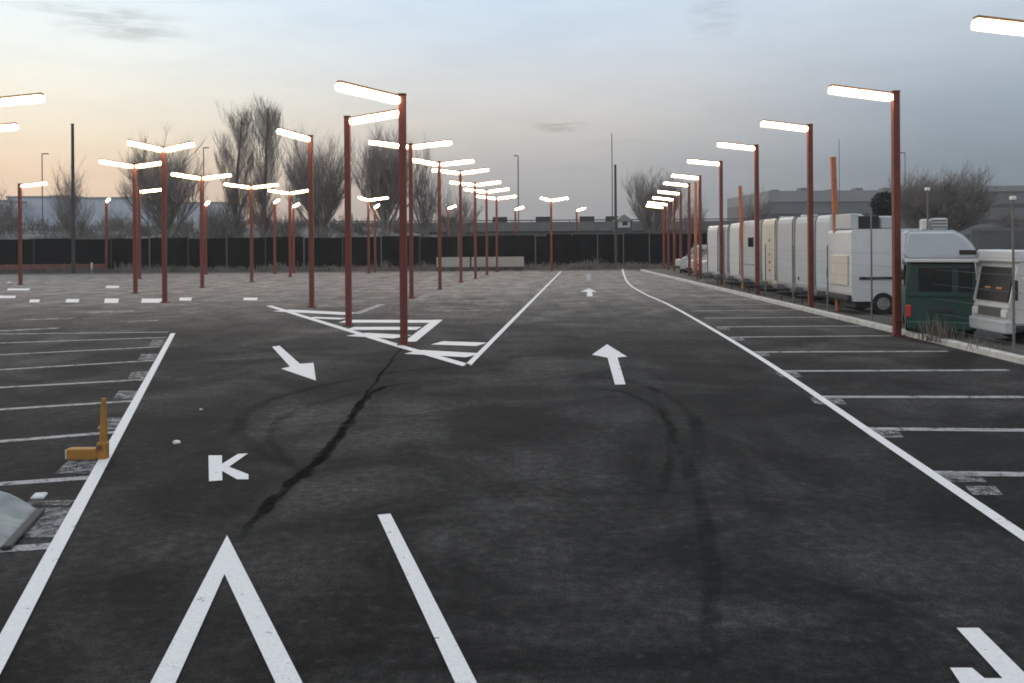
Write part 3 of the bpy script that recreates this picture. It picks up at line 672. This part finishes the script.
# ------------------------------------------------------------------ vegetation
def tubes(segs, mat, name, parent, sides=3):
    verts, faces = [], []
    for a, b, r0, r1 in segs:
        ax = b - a
        if ax.length < 1e-5: continue
        ax.normalize(); t = Vector((0, 0, 1)) if abs(ax.z) < .9 else Vector((1, 0, 0))
        u = ax.cross(t).normalized(); w = ax.cross(u); n = sides if r0 < .06 else 6; s = len(verts)
        for (c, r) in ((a, r0), (b, r1)):
            for k in range(n):
                an = 2 * math.pi * k / n; verts.append(c + (u * math.cos(an) + w * math.sin(an)) * r)
        for k in range(n): faces.append((s + k, s + (k + 1) % n, s + n + (k + 1) % n, s + n + k))
    return mesh_obj(name, verts, faces, mat, parent)
def bare_tree(x, Y, h, width, style, label, seed, group='bare winter trees', z0=0.0, dens=1.0, tw=.0065, name='bare_tree'):
    rng = random.Random(seed)
    rt = empty(name, (x, Y, z0)); tag(rt, label, 'tree', group)
    trunk, crown = [], []
    up = Vector((0, 0, 1))
    def grow(p, d, L, r, lev, maxlev):
        n = 3 if lev < 2 else 2; q = p.copy()
        pts = [q.copy()]
        for i in range(n):
            d = (d + Vector((rng.gauss(0, .13), rng.gauss(0, .13), rng.gauss(0, .06))) + up * UPW * (.8 if lev else .3)).normalized()
            q2 = q + d * (L / n)
            r2 = r * (1 - .33 * (i + 1) / n * 1.5)
            crown.append((q.copy(), q2.copy(), max(tw * .7, r * (1 - .5 * i / n)), max(tw * .5, r * (1 - .5 * (i + 1) / n))))
            q = q2; pts.append(q.copy())
        if lev >= maxlev: return
        m = max(2, int(NB[min(lev, len(NB) - 1)] * dens))
        for k in range(m):
            t = rng.uniform(.25, 1.0); f = t * n; i0 = min(int(f), n - 1)
            pp = pts[i0].lerp(pts[i0 + 1], f - i0)
            side = Vector((rng.gauss(0, 1), rng.gauss(0, 1), rng.gauss(0, .4))).normalized()
            dd = (d * CON + side * (1 - CON) * 1.4).normalized()
            grow(pp, dd, L * rng.uniform(.42, .68), max(tw, r * rng.uniform(.32, .46)), lev + 1, maxlev)
    tr = h * {'poplar': .9, 'spread': .32, 'round': .30, 'small': .5}[style]
    r0 = h * {'poplar': .016, 'spread': .020, 'round': .02, 'small': .010}[style]
    p = Vector((0, 0, -.2)); n = 8; d = Vector((0, 0, 1)); tp = []
    for i in range(n):
        d = (d + Vector((rng.gauss(0, .035), rng.gauss(0, .035), .05))).normalized()
        q = p + d * (tr / n)
        trunk.append((p.copy(), q.copy(), r0 * (1 - .75 * i / n if style in ('poplar', 'small') else 1 - .35 * i / n), r0 * (1 - .75 * (i + 1) / n if style in ('poplar', 'small') else 1 - .35 * (i + 1) / n)))
        tp.append((p.copy(), q.copy())); p = q
    if style == 'poplar':
        UPW, CON, NB = .40, .74, [11, 9, 4]
        for k in range(int(76 * dens)):
            t = rng.uniform(.16, .99); f = t * n; i0 = int(f); pp = tp[i0][0].lerp(tp[i0][1], f - i0)
            an = rng.uniform(0, 6.283); prof = math.sin(math.pi * min(1, (1.02 - t) * .80 + .16)) ** .7
            dd = Vector((math.cos(an) * .5, math.sin(an) * .5, .9)).normalized()
            grow(pp, dd, width * .62 * prof * rng.uniform(.9, 1.7), r0 * .2 * (1.1 - t), 0, 2)
    elif style == 'small':
        UPW, CON, NB = .24, .62, [9, 8, 4]
        for k in range(int(30 * dens)):
            t = rng.uniform(.3, .99); f = t * n; i0 = int(f); pp = tp[i0][0].lerp(tp[i0][1], f - i0)
            an = rng.uniform(0, 6.283); dd = Vector((math.cos(an) * .55, math.sin(an) * .55, .85)).normalized()
            grow(pp, dd, h * .36 * rng.uniform(.7, 1.1), r0 * .35, 0, 2)
    else:
        UPW, CON, NB = (.24, .72, [9, 8, 6, 4]) if style == 'spread' else (.16, .66, [9, 8, 6, 4])
        for k in range(int(18 * dens)):
            t = rng.uniform(.55, .999); f = t * n; i0 = int(f); pp = tp[i0][0].lerp(tp[i0][1], f - i0)
            an = k * 2.4 + rng.uniform(-.4, .4); sp = rng.uniform(.12, 1.0) * (width / h)
            dd = Vector((math.cos(an) * sp, math.sin(an) * sp, .95 if style == 'spread' else .75)).normalized()
            grow(pp, dd, h * rng.uniform(.36, .52), r0 * .36, 0, 3)
    tubes(trunk, M['bark'], 'trunk', rt, 8)
    # keep the crown inside the height seen from here
    zm = max(max(a.z, b.z) for a, b, _, _ in crown); s = h / zm
    xs_ = sorted(abs(b.x) for a, b, _, _ in crown); wm = xs_[int(len(xs_) * .97)]; sx = (width / 2) / wm
    sx = max(.6, min(1.5, sx))
    def sq(v):
        z = v.z
        r = math.hypot(v.x, v.y) * sx; lim = width * .70
        k = sx if r < 1e-4 else lim * math.tanh(r / lim) / r * sx
        return Vector((v.x * k, v.y * k, z * (s if z > 0 else 1)))
    crown = [(sq(a), sq(b), r_, r2_) for a, b, r_, r2_ in crown]
    tubes(crown, M['twig'], 'crown', rt)
    return rt
def tree_px(px, ytop, Y, wpx, style, label, seed, **kw):
    p = at(px, ytop, Y); return bare_tree(p.x, Y, p.z, wpx * Y / F, style, label, seed, **kw)
tree_px(74, 150, 84, 46, 'small', 'small slender bare tree behind the tall dark post at far left', 1, tw=.0065)
tree_px(164, 122, 88, 92, 'spread', 'spreading bare tree behind the tallest double armed lamp of the left field', 2)
tree_px(235, 98, 92, 38, 'poplar', 'left and slightly shorter half of the twin bare poplar', 3)
tree_px(262, 87, 93, 40, 'poplar', 'right and taller half of the twin bare poplar, tallest tree of all', 4)
tree_px(320, 119, 90, 74, 'spread', 'bare many-stemmed tree between the twin poplar and the island posts', 5)
tree_px(386, 106, 89, 84, 'spread', 'broad bare tree behind the tallest island lamp post', 6)
tree_px(455, 172, 100, 70, 'round', 'low bare tree behind the lamps of the middle row', 7, dens=.8)
tree_px(652, 164, 96, 66, 'spread', 'bare tree behind the far end of the right lamp row', 8)
tree_px(757, 180, 110, 36, 'spread', 'small bare tree behind the third lamp of the right row', 9, dens=.8)
tree_px(943, 158, 82, 98, 'round', 'wide round bare tree behind the green camper van', 10, dens=1.3, tw=.011)
tree_px(8, 176, 110, 44, 'round', 'bare tree at the left border behind the pale block', 12, dens=.8)
tree_px(116, 205, 100, 40, 'round', 'short bare tree between the red rail end and the left field lamps', 13, dens=.7)
tree_px(283, 196, 98, 44, 'round', 'short bare tree just right of the twin poplar', 14, dens=.7)
tree_px(1010, 200, 84, 60, 'round', 'dark low bare tree behind the truck at the right edge', 15, dens=.8)
tree_px(424, 158, 98, 40, 'spread', 'bare tree right of the broad one, behind the middle row lamps', 16, dens=.7)
tree_px(694, 190, 112, 36, 'round', 'low bare tree behind the last right row lamps', 17, dens=.7)
tree_px(215, 190, 100, 40, 'round', 'short bare tree left of the twin poplar', 18, dens=.7)
# the evergreen ball beside the second caravan roof
p = at(884, 196, 70)
rt = empty('evergreen_tree', (p.x, 70, 0)); tag(rt, 'small dark round evergreen just left of the nearest whole right lamp', 'tree')
MB().cyl((0, 0, 0), (0, 0, p.z - .6), .12, .07, 8).build('trunk', M['bark'], rt)
def leaves(n, cx, cy, cz, rx, ry, rz, size, rng):
    verts, faces = [], []
    for i in range(n):
        while True:
            v = Vector((rng.uniform(-1, 1), rng.uniform(-1, 1), rng.uniform(-1, 1)))
            if .2 < v.length < 1: break
        c = Vector((cx + v.x * rx, cy + v.y * ry, cz + v.z * rz)); s = size * rng.uniform(.6, 1.3)
        a = Vector((rng.gauss(0, 1), rng.gauss(0, 1), rng.gauss(0, 1))).normalized(); b = a.cross(Vector((rng.gauss(0, 1), rng.gauss(0, 1), rng.gauss(0, 1)))).normalized()
        k = len(verts); verts += [c + a * s, c + b * s * .5, c - a * s, c - b * s * .5]; faces.append((k, k + 1, k + 2, k + 3))
    return verts, faces
M['ever'] = simple('evergreen_leaf', (.018, .024, .018), .8, .4, 2)
v_, f_ = leaves(1500, 0, 0, p.z - .7, 1.05, 1.05, 1.0, .16, random.Random(5)); mesh_obj('crown', v_, f_, M['ever'], rt)
# scrub on and in front of the embankment: one mass
rng = random.Random(77); V_, F_ = [], []
def scrub_seg(x, y, z, h):
    for i in range(15):
        a = Vector((x + rng.gauss(0, .35), y + rng.gauss(0, .5), z)); d = Vector((rng.gauss(0, .35), rng.gauss(0, .3), 1)).normalized()
        b = a + d * h * rng.uniform(.4, 1.15); w = rng.uniform(.02, .045); s = len(V_)
        u = Vector((1, 0, 0)) * w; m_ = a.lerp(b, .55) + Vector((rng.gauss(0, .12), 0, 0))
        V_.extend([a - u, a + u, m_ + u * .8, m_ - u * .8, b]); F_.extend([(s, s + 1, s + 2, s + 3), (s + 3, s + 2, s + 4)])
        for k in range(3):
            t = rng.uniform(.3, .9); c = a.lerp(b, t); e = c + Vector((rng.gauss(0, .5), rng.gauss(0, .3), rng.uniform(.2, .9))) * h * .28; s = len(V_)
            V_.extend([c, c + Vector((.045, 0, .03)), e]); F_.append((s, s + 1, s + 2))
for i in range(1300):
    x = rng.uniform(-70, 62); y = rng.uniform(84, 112)
    if x > -12 and y > 100: y = rng.uniform(84, 96)
    zz = max(0, min(4.0, (y - 92) * .27)) * (1.0 if x < -14 else max(.25, 1 - (x + 14) / 14))
    patchy = .5 + .5 * math.sin(x * .35 + 1) * math.sin(x * .13)
    hh = (1.0 + 1.7 * patchy) * rng.uniform(.7, 1.2) * (1 if x < -8 else (.75 if x < 14 else 1.35))
    scrub_seg(x, y, zz, hh)
tag(mesh_obj('scrub', V_, F_, M['scrub']), 'leafless dark scrub massed behind the fence and on the embankment', 'scrub', kind='stuff')

V_, F_ = [], []
for i in range(520): scrub_seg(rng.uniform(-62, 16), rng.uniform(75.4, 76.7), 0, rng.uniform(.25, .8) * (1.3 if rng.random() < .15 else .8))
tag(mesh_obj('weeds', V_, F_, M['scrub']), 'low dry weeds growing along the foot of the dark fence', 'weeds', kind='stuff')

# ------------------------------------------------------------------ vehicles behind the kerb
def wheel(parent, x, y, r=.33, w=.2, axis='y', M_r='rim'):
    a = {'y': (Vector((x, y - w / 2, r)), Vector((x, y + w / 2, r))), 'x': (Vector((x - w / 2, y, r)), Vector((x + w / 2, y, r)))}[axis]
    wo = MB().cyl(a[0], a[1], r, n=20).build('wheel', M['rubber'], parent)
    e = (a[1] - a[0]).normalized() * .012
    MB().cyl(a[0] - e, a[1] + e, r * .58, n=16).build('rim', M[M_r], wo)
    return wo
GC = 'caravans parked behind the kerb'
CXF = 11.15                                  # their front ends, facing the aisle
def caravan(y0, y1, top, mat, label, feats=(), floor=.42, length=5.4, name='caravan', xo=0.0):
    w = (y1 - y0) / 2; c = (y0 + y1) / 2
    rt = empty(name, (CXF + xo, c, .05)); tag(rt, label, 'caravan', GC)
    h = top
    # side profile (x,z): raked front end with rounded top, extruded across the width
    prof = [(.06, floor), (.0, floor + .25), (.0, h * .6), (.01, h - .25), (.04, h - .10), (.10, h - .02), (.22, h), (length - .2, h), (length - .06, h - .08), (length, h - .3), (length, floor + .2), (length - .12, floor)]
    bm = MB(); bm.prism(prof, 'y', -w, w); es = [e for e in bm.bm.edges if abs(abs(e.verts[0].co.y) - w) < 1e-4 and abs(e.verts[0].co.y - e.verts[1].co.y) < 1e-4]
    bmesh.ops.bevel(bm.bm, geom=es, offset=.10, segments=3, affect='EDGES', profile=.5)
    bm.build('body', M[mat], rt)
    # trim rails along the rounded corners of the front end
    for s in (-1, 1):
        t = MB()
        for (xa, za), (xb, zb_) in zip(prof[1:6], prof[2:7]): t.cyl((xa - .004, s * (w - .035), za), (xb - .004, s * (w - .035), zb_), .022, n=6)
        t.build('corner_trim', M['galv'], rt)
    for f in feats:
        if f[0] == 'window':
            _, ya, yb, za, zb_ = f; xx = lambda z: 0.0
            o = MB(); o.box(xx(za) - .03, xx(zb_) + .03, ya, yb, za, zb_, .02, 2); o.build('window', M['glass'], rt)
        elif f[0] == 'lights':
            for z in f[1]: MB().box(-.03, .05, f[2] - .07, f[2] + .07, z, z + .13, .02, 1).build('marker_light', M['ambl'] if z > 1.4 else M['redl'], rt)
        elif f[0] == 'hatch':
            MB().box(-.02, .03, f[1], f[2], f[3], f[4], .01, 1).build('hatch', M[f[5]], rt)
    bm = MB(); bm.cyl((.3, -w * .6, .38), (-1.0, 0, .40), .04, n=6); bm.cyl((.4, w * .6, .38), (-1.0, 0, .40), .04, n=6); bm.cyl((-.85, 0, .08), (-.85, 0, .55), .03, n=6)
    bm.build('drawbar', M['dark_post'], rt)
    MB().box(-.42, -.10, -w * .3, w * .3, .36, .58, .04, 2).build('locker', M['post'], rt)
    for s in (-1, 1): wheel(rt, length * .55, s * (w - .12), .31, .18)
    MB().box(.2, length - .2, -w + .12, w - .12, .28, floor - .003).build('chassis', M['black'], rt)
    if length > 3: MB().box(1.5, 2.1, -.3, .3, h - .003, h + .16, .03, 1).build('roof_vent', M['wh_g'], rt)
    return rt
cs_ = [
       (31.0, 33.1, 3.05, 'wh_b', 'bluish white caravan with a small dark square hatch low on its end', [('hatch', -.55, -.15, 1.05, 1.40, 'glass')]),
       (33.45, 35.5, 3.05, 'wh_g', 'plain grey white caravan second left of the bluish one', [('hatch', .5, .62, .8, .95, 'black')]),
       (35.75, 37.9, 3.08, 'wh_g', 'plain grey white caravan next to the cream one, with a curved seam', []),
       (38.15, 40.2, 3.08, 'wh_c', 'cream caravan end with a column of small marker lights', [('lights', (1.0, 1.35, 1.7, 2.3), -.2)]),
       (40.9, 43.7, 3.08, 'wh_g', 'narrow grey caravan with a dark square window high on its end', [('window', -.75, .15, 2.05, 2.5), ('hatch', -.9, .9, 1.2, 1.24, 'galv')]),
       (44.1, 46.2, 3.0, 'wh_w', 'nearest white caravan of the slim trio behind the fourth right lamp', []),
       (46.5, 48.5, 2.95, 'wh_g', 'middle greyish caravan of the slim trio behind the fourth right lamp', [('hatch', .3, .5, 1.0, 2.4, 'black')]),
       (48.8, 51.4, 2.95, 'wh_w', 'farthest white caravan of the slim trio behind the fourth right lamp', [])]
for y0, y1, t, m_, lab, ft in cs_: caravan(y0, y1, t + .22, m_, lab, ft, length={31.0: 1.1, 33.45: 1.6, 35.75: 2.2, 38.15: 3.2}.get(y0, 4.6))
# small white van with a red panel, far end of the row
def small_van(x, y, rz, mat, label, red=False, name='small_van', w=.85, L=4.2, h=1.95):
    rt = empty(name, (x, y, .05), rz); tag(rt, label, 'van')
    prof = [(0, .30), (0, .95), (.75, 1.10), (1.35, h - .12), (1.65, h), (L - .12, h), (L, h - .15), (L, .30)]
    bm = MB(); bm.prism(prof, 'y', -w, w); es = [e for e in bm.bm.edges if abs(abs(e.verts[0].co.y) - w) < 1e-4 and abs(e.verts[0].co.y - e.verts[1].co.y) < 1e-4]
    bmesh.ops.bevel(bm.bm, geom=es, offset=.06, segments=2, affect='EDGES'); bm.build('body', M[mat], rt)
    MB().prism([(.80, 1.13), (1.30, h - .17), (1.27, h - .15), (.77, 1.15)], 'y', -w + .12, w - .12).build('windscreen', M['glass'], rt)
    for s in (-1, 1):
        MB().box(-.03, .06, s * w * .72 - .12, s * w * .72 + .12, .70, .86, .02, 1).build('headlight', M['clear'], rt)
        MB().box(1.45, 2.2, s * w - .02, s * w + .02, 1.15, h - .3, .01, 1).build('side_window', M['glass'], rt)
        for xx in (.75, L - .8): wheel(rt, xx, s * (w - .08), .30, .18)
    MB().box(-.06, .05, -w + .05, w - .05, .32, .52, .03, 1).build('bumper', M['black'], rt)
    if red: MB().box(-.02, .02, -.35, .35, .98 - .28, .92, .01, 1).build('red_panel', M['redl'], rt)
    return rt
sv = small_van(11.6, 56.2, 0, 'wh_w', 'small white van with a red panel beyond the slim caravans', True, w=.95, h=2.2)
MB().box(-.03, .01, -.75, .0, 1.0, 1.08, .01, 1).build('badge_bar', M['redl'], sv)
for i, (yy, lab) in enumerate(((60.5, 'pale parked van second beyond the slim caravans'), (64.8, 'pale parked van at the far end behind the last right lamps'))):
    small_van(11.9, yy, 0, 'wh_g' if i else 'wh_c', lab, False, w=.9, h=2.0)
# white motorhome showing its flank
mh = empty('motorhome', (10.75, 28.55, .05)); tag(mh, 'big white motorhome showing its plain flank left of the green camper', 'motorhome')
Lm, hm, wm = 3.9, 2.72, 1.05
prof = [(.06, .42), (0, .7), (0, hm - .12), (.05, hm - .03), (.14, hm), (Lm - 1.1, hm), (Lm - .3, hm - .25), (Lm, hm - .8), (Lm + .05, 1.55), (Lm + .05, .7), (Lm - .05, .42)]
bm = MB(); bm.prism([(a, b) for a, b in prof], 'y', -.02, wm * 2 - .02); bm.build('body', M['wh_w'], mh)
MB().box(.25, 1.45, -.055, -.018, 1.12, 1.20, .006, 1).build('trim_bar', M['black'], mh)
MB().box(1.75, 2.9, -.05, -.018, 1.35, 1.95, .02, 1).build('window', M['glass'], mh)
MB().box(.30, .95, .1, .9, hm + .003, hm + .42, .02, 1).build('roof_hatch', M['black'], mh)
MB().box(.03, .29, .1, 2.0, hm + .003, hm + .50, .03, 2).build('roof_locker', M['wh_g'], mh)
MB().box(1.02, 1.55, .2, 1.0, hm + .003, hm + .42, .05, 1).build('roof_box', M['wh_g'], mh)
MB().box(-.05, -.003, .2, 1.7, .9, 1.9, .03, 1).build('rear_panel', M['wh_c'], mh)
MB().box(.15, Lm, .05, 1.9, .22, .417).build('chassis', M['black'], mh)
for xx in (1.0, 3.0):
    for yy in (.06, 1.95): wheel(mh, xx, yy, .35, .22)
MB().box(-.10, .02, .05, 1.95, .42, .62, .03, 1).build('bumper', M['black'], mh)

# green high-roof camper van, rear towards us
gv = empty('camper_van', (0, 22.0, .05)); tag(gv, 'dark green camper van with white high roof, rear end toward the lot', 'camper van')
gx0, gx1 = at(907, 300, 22).x, at(977, 300, 22).x
gv.location.x = (gx0 + gx1) / 2 - .02; w = (gx1 - gx0) / 2 - .06; gv.rotation_euler.z = R(-22)
bot = .16; mid_ = at(940, 261, 22).z - .05; top = at(940, 230, 22).z - .05
# lower body: profile across (x,z) extruded along y
pr = [(-w * .93, bot), (-w, bot + .35), (-w, 1.15), (-w * .93, mid_), (w * .93, mid_), (w, 1.15), (w, bot + .35), (w * .93, bot)]
bm = MB(); bm.prism(pr, 'y', 0, 4.6); es = [e for e in bm.bm.edges if abs(e.verts[0].co.y) < 1e-4 and abs(e.verts[1].co.y) < 1e-4]
bmesh.ops.bevel(bm.bm, geom=es, offset=.07, segments=3, affect='EDGES'); bm.build('body', M['green'], gv)
pr = [(-w * 1.0, mid_ + .003), (-w * 1.02, mid_ + .16), (-w * .98, top - .06), (-w * .88, top), (w * .35, top), (w * .62, top - .12), (w * .86, mid_ + .42), (w * 1.03, mid_ + .16), (w * 1.0, mid_ + .003)]
bm = MB(); bm.prism(pr, 'y', -.10, 4.3); es = [e for e in bm.bm.edges if abs(e.verts[0].co.y + .1) < 1e-4 and abs(e.verts[1].co.y + .1) < 1e-4]
bmesh.ops.bevel(bm.bm, geom=es, offset=.08, segments=3, affect='EDGES'); bm.build('high_roof', M['wh_b'], gv)
MB().box(w * .50, w * .96, -.13, -.08, mid_ + .16, mid_ + .27, .01, 1).build('roof_window', M['black'], gv)
MB().box(-w * 1.03, w * 1.03, -.12, -.07, mid_ - .03, mid_ + .06, .015, 1).build('roof_lip', M['wh_w'], gv)
MB().box(-w * .62, w * .30, -.025, .03, 1.12, mid_ - .14, .02, 2).build('rear_window', M['glass'], gv)
MB().box(w * .48, w * .86, -.025, .03, 1.12, mid_ - .14, .02, 2).build('rear_window', M['glass'], gv)
MB().box(-w * .9, w * .9, -.03, .0, .98, 1.06, .01, 1).build('door_rail', M['teal'], gv)
MB().box(-w * .96, w * .96, -.14, .05, bot + .02, bot + .24, .04, 2).build('bumper', M['green'], gv)
for s in (-1, 1): MB().box(s * w * .92 - .06, s * w * .92 + .06, -.03, .05, .48, .78, .02, 1).build('tail_light', M['redl'] if s < 0 else M['clear'], gv)
MB().box(-.26, .26, -.04, .0, .62, .74, .008, 1).build('number_plate', M['dark_post'], gv)
for s in (-1, 1):
    for yy in (.85, 3.7): wheel(gv, s * (w - .12), yy, .33, .2, 'x')
    MB().box(s * w - .02, s * w + .02, .8, 3.9, 1.2, mid_ - .12, .01, 1).build('side_window', M['glass'], gv)
    MB().box(s * (w + .12) - .09, s * (w + .12) + .09, 3.3, 3.42, 1.25, 1.55, .03, 1).build('mirror', M['black'], gv)
MB().box(-w * .55, -w * .28, .3, .9, top + .003, top + .28, .03, 1).build('roof_box', M['wh_w'], gv)
MB().box(-w * .26, w * .22, .25, 1.1, top + .003, top + .30, .05, 2).build('air_conditioner', M['wh_g'], gv)
for k in range(3): MB().box(-w * .24, w * .20, .235, .249, top + .06 + k * .08, top + .09 + k * .08).build('vent_slat', M['post'], gv)

# light lorry facing us at the right edge
tr = empty('lorry', (11.15, 20.9, .05)); tag(tr, 'pale small lorry with dark load box, nose to the kerb at right edge', 'lorry')
w = .80; tr.rotation_euler.z = R(-90)
zt_, zw1, zw0 = 2.08, 1.74, .93
prof = [(0, .45), (-.06, .7), (-.06, zw0 - .1), (0, zw0), (.15, zw1 + .05), (.22, zt_), (.62, zt_), (.64, .45)]
bm = MB(); bm.prism(prof, 'x', -w, w); es = [e for e in bm.bm.edges if abs(abs(e.verts[0].co.x) - w) < 1e-4 and abs(e.verts[0].co.x - e.verts[1].co.x) < 1e-4]
bmesh.ops.bevel(bm.bm, geom=es, offset=.05, segments=2, affect='EDGES'); bm.build('cab', M['grille'], tr)
MB().prism([(-.005, zw0 + .03), (.145, zw1), (.115, zw1 + .01), (-.035, zw0 + .04)], 'x', -w + .12, w - .12).build('windscreen', M['black'], tr)
MB().box(-w - .02, w + .02, .05, .6, zt_ - .22, zt_ + .06, .04, 2).build('sun_visor', M['wh_w'], tr)
MB().box(-w * .6, w * .6, -.09, -.055, .62, zw0 - .1, .01, 1).build('grille', M['concrete_l'], tr)
for k in range(4): MB().box(-w * .55, w * .55, -.105, -.088,   .64 + k * .05, .665 + k * .05).build('grille_slat', M['post'], tr)
MB().box(-w, w, -.16, .1, .26, .56, .04, 2).build('bumper', M['wh_g'], tr)
for s in (-1, 1):
    MB().box(s * w * .78 - .1, s * w * .78 + .1, -.11, -.05, .62, .78, .02, 1).build('headlight', M['clear'], tr)
    a = MB(); a.box(s * (w + .14) - .07, s * (w + .14) + .07, -.02, .04, zw0 + .1, zw0 + .55, .02, 1); a.cyl((s * (w - .02), .1, zw0 + .5), (s * (w + .14), .02, zw0 + .5), .015, n=6); a.build('mirror', M['clear'] if s < 0 else M['black'], tr)
    for yy in (.9, 3.6): wheel(tr, s * (w - .14), yy, .38, .24, 'x')
    MB().box(s * w * .3 - .12, s * w * .3 + .12, -.0, .04, zw0 + .30, zw0 + .36, .02, 1).build('windscreen_glint', M['ambl'], tr)  # pinkish reflection on the windscreen made as an amber block
MB().box(-w - .03, w + .03, .66, 5.2, .55, zt_ - .03, .03, 1).build('load_box', M['dblue'], tr)
MB().box(-w * .7, w * .7, .2, 5.5, .42, .747).build('chassis', M['black'], tr)
# ------------------------------------------------------------------ fence, orange-lit posts, weeds by the kerb
cf = empty('wire_fence', (KX + .35, 0, .05)); tag(cf, 'thin wire fence on slim grey posts along the kerb', 'fence')
fpost = [(1, 15.0, 3.0), (1, 18.5, 3.2), (1, 22.3, 3.6), (1, 25.8, 3.3), (1, 29.4, 2.2), (1, 33, 2.2), (1, 36.6, 2.2), (1, 40.2, 2.2), (1, 43.8, 2.2), (1, 47.4, 2.2), (1, 51, 2.2)]
for _, y, h in fpost: MB().cyl((0, y, -.05), (0, y, h), .028, .024, 8).build('fence_post', M['galv'], cf)
for z in (.25, .6, .95, 1.3, 1.65, 2.0):
    MB().cyl((0, 11, z), (0, 51, z), .0035, n=4).build('strand', M['galv'], cf)
for y, h, lab in ((18.5, 3.2, 'lorry'), (22.3, 3.6, 'camper')):
    MB().box(-.05, .05, y - .05, y + .05, h, h + .08, .01, 1).build('post_light', M['clear'], cf)
def lean_post(bx, by, tx, ty, label, box=False, w=.075):
    p = gp(bx, by, .05); tp_ = at(tx, ty, p.y + .01); h = tp_.z - .05; lx = tp_.x - p.x
    rt = empty('orange_lit_post', (p.x, p.y, .05)); tag(rt, label, 'post', 'orange-lit posts behind the kerb')
    a = MB().box(-w, w, -w, w, 0, h, .01, 1)
    for v in a.bm.verts: v.co.x += lx * v.co.z / h
    a.build('post', M['orange'], rt)
    MB().box(lx - w - .01, lx + w + .01, -w - .01, w + .01, h + .002, h + .05, .008, 1).build('post_cap', M['orange'], rt)
    if box: MB().box(.08, .42, -.12, .12, 1.25, 2.05, .02, 1).build('meter_box', M['brickred'], rt)
lean_post(838.5, 311, 833, 158.5, 'leaning orange-lit post carrying a red box, between two near caravans', True)
lean_post(743, 289, 740, 187, 'orange-lit post in front of the slim caravan trio', w=.07)
lean_post(696, 278, 695.5, 183, 'orange-lit post behind the fifth right lamp', w=.08)
def weed(x, y, h, n, label, seed):
    rng = random.Random(seed); V, Fc = [], []
    for i in range(n):
        a = Vector((rng.gauss(0, .16), rng.gauss(0, .16), 0)); d = Vector((rng.gauss(0, .22), rng.gauss(0, .22), 1)).normalized(); b = a + d * h * rng.uniform(.4, 1.1)
        s = len(V); u = Vector((.008, .004, 0)); V.extend([a - u, a + u, a.lerp(b, .6) + u * 1.6, b, a.lerp(b, .6) - u * 1.6]); Fc.append((s, s + 1, s + 2, s + 3, s + 4))
    o = mesh_obj('dry_weed', V, Fc, M['dry']); o.location = (x, y, .05); tag(o, label, 'weed', 'dry weeds by the kerb')
weed(at(930, 330, 21.2).x, 21.2, .7, 45, 'tallest tuft of dry pale weeds against the green camper', 1)
weed(at(944, 330, 21.0).x, 21.0, .5, 50, 'lower tuft of dry weeds just right of the tallest one', 2)
weed(at(915, 330, 23.0).x, 23.0, .5, 70, 'small tuft of dry weeds at the foot of the nearest whole lamp', 3)
weed(at(985, 330, 19.3).x, 19.3, .35, 30, 'small tuft of dry weeds in front of the lorry', 4)

# ------------------------------------------------------------------ evening air
hz_m = bpy.data.materials.new('haze'); hz_m.use_nodes = True; hn = hz_m.node_tree
hn.nodes.remove(hn.nodes['Principled BSDF']); pv = hn.nodes.new('ShaderNodeVolumePrincipled')
pv.inputs['Color'].default_value = (.86, .88, .92, 1); pv.inputs['Density'].default_value = .0005; pv.inputs['Anisotropy'].default_value = .2
hn.links.new(pv.outputs[0], hn.nodes['Material Output'].inputs['Volume'])
hb = MB().box(-420, 420, -60, 420, -1.1, 40).build('haze', hz_m); tag(hb, 'thin evening haze over the car park', kind='stuff')
